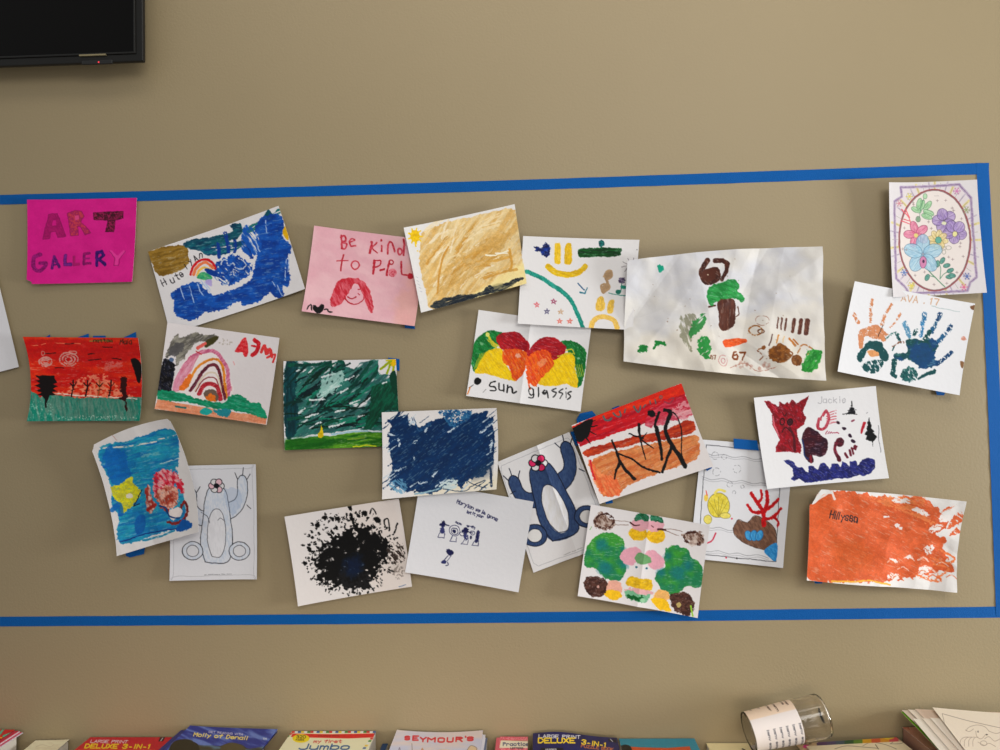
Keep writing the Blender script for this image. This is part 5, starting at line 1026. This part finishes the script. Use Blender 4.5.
# red leaf-pattern magazine at the far left, fanned over others
def p_leaf(s):
    s.f([-400, 0, 300, 0, 300, 700, -400, 700], (206, 24, 36), sm=False)
    for p in ([0, 205, 45, 155, 90, 150], [40, 235, 110, 205, 190, 165], [50, 265, 110, 240, 100, 215], [-60, 200, -20, 160, 20, 140], [60, 295, 80, 280]): s.s(p, 26, (96, 196, 156), w1=10)
    s.s([0, 250, 22, 255, 25, 280, 0, 300], 13, (240, 206, 30)); s.ring(-40, 275, 30, 30, 13, (240, 206, 30)); s.s([240, 140, 120, 260, -20, 400], 14, WH)
zb = .8005
for k, (dx, dy, c_) in enumerate(((6.2, 2.2, (214, 206, 212)), (4.6, 1.6, (196, 60, 90)), (3.0, 1.0, (222, 214, 218)), (1.6, .5, (190, 40, 70)))):
    book('magazine', ('pale magazine lowest in the fanned pile at the far left', 'pink edged magazine second from the bottom of the far left pile', 'white edged magazine in the middle of the far left pile', 'crimson edged magazine just under the leaf-pattern cover')[k],
         -58.5 + dx, 729.3 + dy, zb - .0016 * (4 - k), -1.5, .193, .27, .0014, (0, 715, 11.1), c_, None, group='fanned magazines at the far left', back=c_, cat='magazine')
book('magazine', 'red magazine with green leaf pattern on top of the far left pile', -60.5, 728.6, zb, -1.5, .193, .27, .0014, (0, 715, 11.1), (206, 24, 36), p_leaf, cat='magazine', group='fanned magazines at the far left')
q = flat_rect(-57, 732.6, .7924, -1.5, .19, .265); tag(block('paper_stack', q, SH + .0005, .7924, M_pages), 'stack of pages beneath the far left magazines', 'paper stack')

# cream sheet
def p_cream(s): s.f([300, 250, 900, 250, 900, 420, 250, 420], (232, 222, 190), sm=False, tx=((222, 208, 176), .8, 0, 80, 30)); s.s([400, 360, 470, 340, 560, 360, 600, 340], 4, (190, 170, 140), a=.6)
q = flat_rect(36, 741.3, .771, 2.5, .082, .24); s = Sheet(q, (0, 715, 11.1), 3, (232, 222, 192)); p_cream(s); s.relief(lift=(.003, .001, 0, 0)); s.build('paper_sheet', M_paint, label='small cream sheet lying beside the red puzzle book', cat='paper')
q = flat_rect(36, 742.5, .7685, 2.5, .080, .24); tag(block('paper_stack', q, SH + .0005, .7695, M_pages), 'short stack of pages under the small cream sheet', 'paper stack')

# red large print book
def p_red(s):
    s.fr(0, 690, 5.5556); s.t('LARGE PRINT', 502, 292, 15, WH, 3.4, gw=1.1, adv=1.36, skew=.4, ang=1); s.t('DELUXE 3-IN-1', 470, 322, 22, (240, 206, 40), 7.5, gw=1.05, adv=1.42, skew=.4, ang=.5)
    s.f([890, 262, 918, 262, 905, 285, 880, 285], (40, 14, 20), sm=False); s.s([905, 266, 893, 282], 4, WH); s.f([400, 330, 860, 330, 850, 420, 330, 420], (236, 196, 40), sm=False, a=.3)
book('puzzle_book', 'red large print deluxe puzzle book with yellow lettering', 90.5, 737.2, .7815, 0.2, .201, .272, .036, (0, 690, 5.5556), (196, 22, 50), p_red, group='large print puzzle books', back=(150, 16, 40))

# blue fanned books
def p_molly(s):
    s.fr(155, 715, 7.407)
    s.f([150, 60, 950, 60, 950, 400, 50, 400], (44, 56, 134), sm=False, tx=((110, 130, 190), 1, 20, 120, 26))
    s.f([60, 330, 130, 210, 200, 180, 270, 185, 310, 220, 420, 225, 480, 230, 560, 205, 640, 220, 700, 250, 850, 240, 800, 420, 60, 420], (66, 62, 48), tx=((110, 150, 190), .6, 10, 90, 20))
    s.f([90, 300, 130, 205, 210, 180, 290, 200, 330, 250, 300, 400, 60, 400], (42, 38, 26)); s.f([470, 300, 490, 235, 560, 205, 630, 220, 670, 260, 660, 400, 440, 400], (86, 76, 52))
    s.t('GET READING WITH', 398, 131, 13, (226, 214, 222), 3, gw=.95, adv=1.36, ang=4.5); s.t('Molly of Denali', 285, 156, 25, (240, 214, 120), 7, gw=.95, adv=1.3, ang=4, skew=.3); s.t('TM', 800, 183, 12, WH, 3, gw=.9, adv=1.2)
for k in range(3):
    book('picture_book', ('blue picture book lowest and furthest left in its fanned pile', 'blue picture book in the middle of the fanned pile', 'blue picture book with yellow title on top of the fanned pile')[k],
         181 + k * 4.6, 730.2 - k * .9, .7986 + k * .0024, -3.2, .218, .272, .0022, (155, 715, 7.407), (38, 48, 118) if k < 2 else (44, 56, 134), p_molly if k == 2 else None, group='fanned blue picture books', back=(30, 40, 100),
         relief=(lambda s: s.relief(lift=(.004, 0, 0, .003))) if k == 2 else None)
q = flat_rect(184, 732.2, .7945, -3.2, .2, .265); tag(block('paper_stack', q, SH + .0005, .7962, M_pages), 'block of pages under the blue picture books', 'paper stack')

# jumbo book
def p_jumbo(s):
    s.fr(270, 715, 7.69); s.f([100, 100, 900, 100, 900, 420, 0, 420], (238, 232, 196), sm=False)
    cs = ((206, 40, 40), WH, (50, 90, 150), (236, 200, 60), WH, (60, 130, 60))
    for k in range(28): x = 168 + k * 24; s.f([x, 122, x + 24, 122, x + 22, 138, x - 2, 138], cs[k % 6], sm=False)
    for k in range(12): y = 140 + k * 18; x = 160 - k * 20; s.f([x - 10, y, x + 14, y, x + 2, y + 12, x - 22, y + 12], cs[(k * 5) % 6], sm=False); x2 = 812 - k * 14; s.f([x2 - 10, y, x2 + 12, y, x2 + 6, y + 12, x2 - 16, y + 12], cs[(k * 5 + 2) % 6], sm=False)
    s.f([175, 143, 480, 148, 805, 142, 795, 172, 600, 180, 330, 174, 160, 168], (214, 28, 34), sm=False); s.t('COLORING BOOK', 370, 164, 9, (150, 20, 26), 2.4, gw=1.0, adv=1.5)
    s.e(238, 180, 66, 33, (242, 214, 30)); s.t('320', 205, 178, 20, (40, 34, 30), 4, gw=.9, adv=1.25); s.t('PAGES', 200, 196, 10, (60, 50, 30), 2.4, gw=.9, adv=1.3)
    s.t('my first', 335, 213, 21, (196, 44, 44), 5, gw=1.1, adv=1.45, skew=.3); s.t('Jumbo', 222, 264, 40, (28, 84, 140), 10, gw=1.5, adv=2.0, skew=.4)
book('coloring_book', 'cream coloring book with striped border and red band, its title in blue', 292, 731.1, .7965, 0.2, .203, .272, .051, (270, 715, 7.69), (238, 232, 196), p_jumbo, back=(50, 90, 150))
book('picture_book', 'dark teal book whose edge shows right of the cream coloring book', 382.6, 743.6, .7660, 0, .013, .25, .020, (270, 715, 7.69), (30, 70, 110), None, back=(30, 60, 90))

# SEYMOUR'S
def p_sey(s):
    s.fr(380, 715, 7.69); s.f([0, 80, 900, 80, 900, 420, 0, 420], (206, 206, 222), sm=False, tx=((226, 210, 204), .9, 0, 200, 60)); s.f([0, 300, 900, 300, 900, 420, 0, 420], (222, 190, 160), a=.6, soft=10, sm=False)
    for k, (ch, xs, g_) in enumerate(zip("SEYMOUR'S", (192, 252, 308, 366, 446, 516, 584, 648, 672), (1.3, 1.3, 1.4, 1.8, 1.5, 1.4, 1.5, 1.4, 1.6))): s.t(ch, xs, (190, 193, 204, 206, 208, 207, 203, 196, 196)[k], 31 - (5 if k in (0, 8) else 0), (206, 30, 44), 11, gw=g_, skew=.1)
    s.s([245, 220, 248, 280], 3, (90, 70, 60)); s.f([310, 300, 325, 250, 342, 300], (206, 150, 110)); s.f([670, 290, 690, 240, 740, 250, 735, 300], (222, 196, 160)); s.s([670, 270, 700, 235, 745, 255, 730, 290], 3, (120, 90, 70)); s.s([140, 300, 150, 250, 160, 300], 5, (120, 110, 130)); s.f([380, 300, 460, 262, 560, 270, 640, 300], (226, 206, 190))
book('picture_book', 'pale blue picture book with red capital title bowed along its back edge', 397, 732.5, .7945, -.4, .205, .272, .0035, (380, 715, 7.69), (206, 206, 222), p_sey, back=(190, 190, 206), relief=lambda s: s.__setattr__('h', s.h + .0052 * (2 * s.u - 1) ** 2 * (1 - s.v) + .0012))
book('picture_book', 'white edged book just under the pale blue one with red capitals', 399.5, 734.0, .7905, -.8, .205, .272, .0075, (380, 715, 7.69), (220, 218, 224), None, back=(210, 206, 214))
book('picture_book', 'grey book lowest under the pale blue one, its edge showing at the right', 402, 737.2, .7826, -.8, .204, .272, .037, (380, 715, 7.69), (96, 106, 130), None, back=(70, 80, 100))

# pink practice books
def p_prac(s):
    s.fr(480, 690, 6.25); s.f([90, 280, 700, 280, 700, 420, 60, 420], (222, 84, 104), sm=False, tx=((236, 150, 160), 1, 0, 6, 6)); s.f([132, 312, 700, 312, 700, 362, 120, 362], (236, 226, 200), sm=False); s.s([132, 312, 330, 318], 4, (190, 50, 60)); s.t('Practice Tracing', 145, 348, 19, (60, 66, 104), 4.6, gw=.8, adv=1.16); s.t('LETTERS', 190, 368, 9, (60, 60, 70), 2.6, gw=.9, adv=1.3)
book('workbook', 'pink workbook sticking out left beneath its twin', 496.5, 737.6, .7818, -.6, .072, .272, .036, (480, 690, 6.25), (226, 110, 126), None, group='pink practice workbooks', back=(190, 60, 80))
book('workbook', 'pink practice workbook with cream title panel beside the navy puzzle book', 500, 736.6, .7853, -.6, .066, .272, .0033, (480, 690, 6.25), (222, 84, 104), p_prac, group='pink practice workbooks', back=(190, 60, 80))

# navy large print book
def p_navy(s):
    s.fr(480, 690, 6.25); s.f([200, 200, 950, 200, 950, 430, 200, 430], (32, 34, 92), sm=False, tx=((26, 26, 76), .8, 0, 60, 30))
    s.t('LARGE PRINT', 368, 297, 19, WH, 4.4, gw=1.05, adv=1.36, ang=1.5); s.t('DELUXE', 365, 330, 29, (240, 206, 60), 8.5, gw=1.05, adv=1.36, ang=0); s.t('3-IN-1', 635, 336, 26, (240, 206, 60), 7.5, gw=.95, adv=1.22, ang=8)
    s.t('PUZZLE BOOK', 632, 358, 16, (206, 120, 60), 4, gw=.9, adv=1.2, ang=6); s.f([380, 362, 520, 362, 525, 400, 375, 400], (12, 12, 30), sm=False); s.t('NUMBER', 410, 376, 9, WH, 2.4, gw=1, adv=1.3); s.f([800, 305, 850, 312, 855, 330, 805, 322], (14, 14, 30), sm=False); s.s([815, 308, 830, 322], 4, WH)
def r_navy(s): s.h = s.h + .010 * np.clip(1 - s.v * 3.5, 0, 1) ** 1 * (np.exp(-((s.u - .30) / .36) ** 2)) + .004 * (1 - s.v) * (1 - s.u)
book('puzzle_book', 'navy large print deluxe puzzle book with yellow lettering and bulging cover', 533, 737.2, .7865, -.7, .196, .272, .041, (480, 690, 6.25), (32, 34, 92), p_navy, group='large print puzzle books', back=(20, 22, 70), relief=r_navy)

# teal and orange book
def p_teal(s):
    s.fr(600, 690, 6.25); s.f([60, 300, 650, 300, 650, 430, 60, 430], (52, 138, 158), sm=False); s.f([140, 350, 250, 358, 420, 362, 560, 352, 590, 430, 130, 430], (196, 84, 44), sm=False); s.f([130, 350, 190, 352, 200, 430, 120, 430], (24, 22, 24))
book('picture_book', 'teal bordered orange book right of the navy puzzle book', 619, 739.5, .7778, .5, .176, .26, .032, (600, 690, 6.25), (52, 138, 158), p_teal, back=(40, 110, 130), relief=lambda s: s.relief(lift=(.002, 0, 0, 0)))

# cream card under the cup
def p_card(s): s.fr(720, 680, 7.143); s.f([-200, 440, 400, 440, 400, 560, -200, 560], (232, 216, 170), sm=False); s.s([160, 492, 178, 500], 8, (30, 24, 20))
book('pad', 'cream paper pad lying in front of the leaning plastic cup', 706, 743.1, .768, 0, .103, .25, .022, (720, 680, 7.143), (232, 216, 170), p_card, cat='pad', back=(206, 190, 150), relief=lambda s: s.relief(lift=(.001, 0, 0, 0)))

# coloured strip booklet and colouring sheet
def p_strip(s):
    s.fr(790, 715, 7.143)
    cs = ((206, 176, 140), (206, 178, 146), (90, 60, 96), (84, 72, 104), (72, 88, 100), (40, 84, 50), (96, 130, 50), (214, 160, 40), (206, 96, 60), (214, 150, 50), (206, 84, 90))
    s.f([0, 100, 900, 100, 900, 300, 0, 300], (206, 176, 140), sm=False)
    for k in range(2, 11): x = 190 + (k - 2) * 64; s.f([x, 226 - k * 10, x + 66, 216 - k * 10, x + 60, 190, x + 60, 330, x + 20, 330], cs[k], sm=False)
    for k in range(2, 11): x = 190 + (k - 2) * 64; s.f([x, 100, x + 65, 100, x + 85, 330, x + 20, 330], cs[k], sm=False)
    s.ring(705, 155, 40, 20, 10, (222, 190, 60)); s.f([70, 205, 150, 198, 155, 215, 75, 222], (120, 100, 80), sm=False, dry=(.4, 0, 8, 4)); s.e(115, 230, 22, 12, (226, 60, 150))
q = flat_rect(795, 744.6, .782, 7.5, .245, .2); s = Sheet(q, (790, 715, 7.143), 3, (206, 176, 140)); p_strip(s); s.relief(lift=(.002, 0, 0, 0)); s.build('booklet', M_cover, label='booklet with a rainbow colored strip along its back edge', cat='booklet', thick=.001)
q2 = flat_rect(797, 745.5, .7805, 7.5, .215, .18); tag(block('paper_stack', q2, SH + .0005, .7808, M_pages, inset=.006), 'stack of pages under the rainbow strip booklet', 'paper stack')
def p_lines(s):
    s.fr(790, 715, 7.143); L = (130, 116, 100)
    s.s([320, 245, 400, 225, 520, 232, 625, 240], 3.5, L); s.s([520, 225, 580, 200, 680, 215, 760, 245], 3, L); s.s([715, 210, 735, 198, 740, 182, 768, 180, 805, 195, 790, 208, 715, 210], 3, L); s.s([610, 215, 632, 245], 4, (70, 60, 50))
q = flat_rect(806, 746.8, .786, 6.0, .225, .19); s = Sheet(q, (790, 715, 7.143), 3, (228, 212, 180)); p_lines(s); s.relief(lift=(.0015, 0, 0, 0)); s.build('coloring_sheet', M_paint, label='cream line drawing sheet lying on the rainbow strip booklet', cat='paper')

# fanned colouring sheets at the right
fan = [  # px, py, z, rot, colour, label
 (901, 712.6, .844, -4, (120, 170, 50), 'lime green edged folder at the left of the fanned sheets'),
 (902, 711.0, .8465, -3, (228, 212, 196), 'sheet lying directly on the lime green folder'),
 (908, 710.4, .849, -4, (232, 220, 204), 'second sheet above the lime green folder'),
 (915, 709.8, .8505, -5, (222, 200, 182), 'pinkish cream sheet third above the lime green folder'),
 (913, 719.5, .8516, -8, (234, 226, 212), 'short front sheet jutting left in the fan, lowest of the front row'),
 (922, 719.0, .8528, -8, (230, 218, 202), 'second sheet of the front row in the fan'),
 (930, 718.6, .8540, -8, (234, 224, 210), 'third sheet of the front row in the fan'),
]
for k, (px, py, z, rot, c_, lb) in enumerate(fan):
    q = flat_rect(px, py, z, rot, .20, .26)
    s = Sheet(q, (890, 695, 9.09), 2.2, c_); s.relief(lift=(.001, 0, 0, .001)); s.build('coloring_sheet' if k else 'folder', M_paint, label=lb, cat='paper' if k else 'folder', group='fanned sheets at the right' if k else None)
q = flat_rect(955, 714.6, .8556, 1.5, .216, .279); s = Sheet(q, (890, 695, 9.09), 2.2, (230, 218, 190)); s.build('coloring_sheet', M_paint, label='blank cream sheet behind the topmost drawing sheet', cat='paper')
def p_top(s):
    s.fr(890, 695, 9.09); L = (140, 124, 112)
    s.s([555, 520, 475, 175, 700, 235, 1000, 300, 1300, 370], 3.5, (120, 110, 104), sm=False)
    s.s([690, 330, 720, 295, 790, 275, 860, 290, 900, 330], 3, L); s.s([685, 320, 720, 335, 760, 310], 3, L)
    for k in range(4): s.s([640 + k * 38, 470, 640 + k * 38, 420, 670 + k * 34, 390, 710 + k * 30, 385], 3, L)
    s.s([780, 330, 790, 380, 830, 400, 870, 360], 3, L); s.s([860, 400, 900, 380, 950, 420, 1000, 400], 3, L); s.s([800, 430, 860, 460, 900, 440, 960, 470], 3, L); s.e(800, 335, 5, 9, (80, 70, 70)); s.e(880, 362, 9, 6, (60, 56, 56))
    s.ring(850, 440, 30, 22, 3, L); s.s([900, 330, 960, 350, 1010, 340], 3, L)
q = flat_rect(932.5, 708.2, .8574, -12, .216, .279); s = Sheet(q, (890, 695, 9.09), 2.6, (234, 222, 204)); p_top(s); s.relief(lift=(.001, 0, 0, .001)); s.build('coloring_sheet', M_paint, label='topmost fanned sheet with a ruled frame and curly line drawing', cat='paper', group='fanned sheets at the right')
q = flat_rect(950, 716, .842, -4, .2, .22); tag(block('paper_stack', q, SH + .0005, .8425, M_pages), 'tall stack of pages under the fanned sheets at the right', 'paper stack')
q = flat_rect(902, 727, .8072, 3, .05, .2); s = Sheet(q, (850, 690, 6.67), 2.6, (206, 150, 130)); s.f([-100, 0, 400, 0, 400, 400, -100, 400], (214, 176, 150), sm=False, tx=((196, 90, 70), .9, 60, 60, 14)) 
s.build('leaflet', M_paint, label='pink and tan leaflet poking out left of the tall paper stack', cat='leaflet')
block('leaflet_stack', q, SH + .0005, .8066, M_back((150, 112, 96))); tag(bpy.data.objects['leaflet_stack'], 'stack of leaflets below the pink and tan one', 'paper stack')

# ------------------------------------------------------------------ clear plastic cup lying on its side
A = on_wall(748, 732, .085); Bq = on_wall(824, 715, .075)
ax = Bq - A; Lc = np.linalg.norm(ax); ax /= Lc
up = np.array([0, 0, 1.0]); s1 = np.cross(ax, up); s1 /= np.linalg.norm(s1); s2 = np.cross(s1, ax)
def revolve(prof, a0=0, a1=360, n=64):
    V = []; F = []; full = abs(a1 - a0) >= 360; m = n if full else n + 1
    for t, r in prof:
        for k in range(m):
            a_ = math.radians(a0 + (a1 - a0) * k / n); V.append(A + ax * t + (s1 * math.cos(a_) + s2 * math.sin(a_)) * r)
    for i in range(len(prof) - 1):
        for k in range(n):
            j = (k + 1) % m; F.append((i * m + k, i * m + j, (i + 1) * m + j, (i + 1) * m + k))
    return V, F
M_cup = bpy.data.materials.new('clear_plastic'); M_cup.use_nodes = True
pb = M_cup.node_tree.nodes['Principled BSDF']; pb.inputs['Base Color'].default_value = (.95, .93, .90, 1); pb.inputs['Roughness'].default_value = .04
pb.inputs['Transmission Weight'].default_value = 1.0; pb.inputs['IOR'].default_value = 1.38
tcn = M_cup.node_tree.nodes.new('ShaderNodeTexNoise'); tcn.inputs['Scale'].default_value = 9; bpn = M_cup.node_tree.nodes.new('ShaderNodeBump'); bpn.inputs['Strength'].default_value = .15
M_cup.node_tree.links.new(tcn.outputs['Fac'], bpn.inputs['Height']); M_cup.node_tree.links.new(bpn.outputs[0], pb.inputs['Normal'])
ro, rb_ = .040, .047
prof = [(0, ro), (.0, ro + .0016), (.006, ro + .0012)] + [(Lc * t, ro + (rb_ - ro) * t) for t in (.2, .4, .6, .8, .92)] + [(Lc * .965, rb_ * .985), (Lc * .99, rb_ * .93), (Lc, rb_ * .8), (Lc * .985, rb_ * .4), (Lc * .98, .0004)]
th = .0016; inner = [(t if t < Lc * .9 else t - th * 1.4, max(r - th, .0003)) for t, r in prof[3:]][::-1] + [(.0, ro - .0002)]
V, F = revolve(prof + inner)
cup = empty('plastic_cup', tuple(A), 'clear plastic cup lying on its side with a white text label wrapped round', 'cup')
o = mesh_obj('cup_wall', V, F, M_cup, cup, smooth=True)
bm = bmesh.new(); bm.from_mesh(o.data); bmesh.ops.remove_doubles(bm, verts=bm.verts, dist=.00005); bmesh.ops.recalc_face_normals(bm, faces=bm.faces); bm.to_mesh(o.data); bm.free()
# label: painted sheet wrapped round the cup
s = Sheet([A + s2 * .04, A + ax * Lc * .62 + s2 * .04, A + ax * Lc * .62 - s2 * .04, A - s2 * .04], (720, 680, 7.143), 5.0, (226, 218, 214))
a_ = np.radians(150 - 260 * s.v); tt = Lc * .02 + Lc * .60 * s.u; rr = ro + (rb_ - ro) * tt / Lc + .0012
s.P = A + ax * tt[..., None] + ((-s1) * 1)[None, None] * (np.cos(a_ - math.pi / 2) * rr)[..., None] * 0 + (s1 * -1) * 0 + (np.cos(a_)[..., None] * s1 + np.sin(a_)[..., None] * s2) * rr[..., None]
# which way faces the viewer: s1 points away from or toward the camera
if s1[1] > 0: a_ = np.pi - a_
s.P = A + ax * tt[..., None] + (np.cos(a_)[..., None] * s1 + np.sin(a_)[..., None] * s2) * rr[..., None]
U_, V_ = s.u * 100, s.v * 170; s.x, s.y = U_, V_; s.k = 1; s.aa = .8
s.f([-5, -5, 105, -5, 105, 60, -5, 60], (228, 206, 184), sm=False)
for k in range(6): x = 26 + k * 13.5; s.t('lmnv sanmr', x, 84, 4.6, (70, 70, 80), 1.2, ang=90, gw=.9, adv=1.3)
for x, n_ in ((12, 2), (30, 2), (48, 6), (62, 7), (80, 4), (88, 5)): s.t('nrnenrn'[:n_], x, 26, 4.6, (90, 70, 60), 1.2, ang=90, gw=.7, adv=.95)
nn = np.cross(ax, s1)
s.n = np.zeros(3)
# back surface of the label is the cup itself, so only the outer sheet and its rim are needed
s.build('cup_label', M_paint, cup, thick=0)
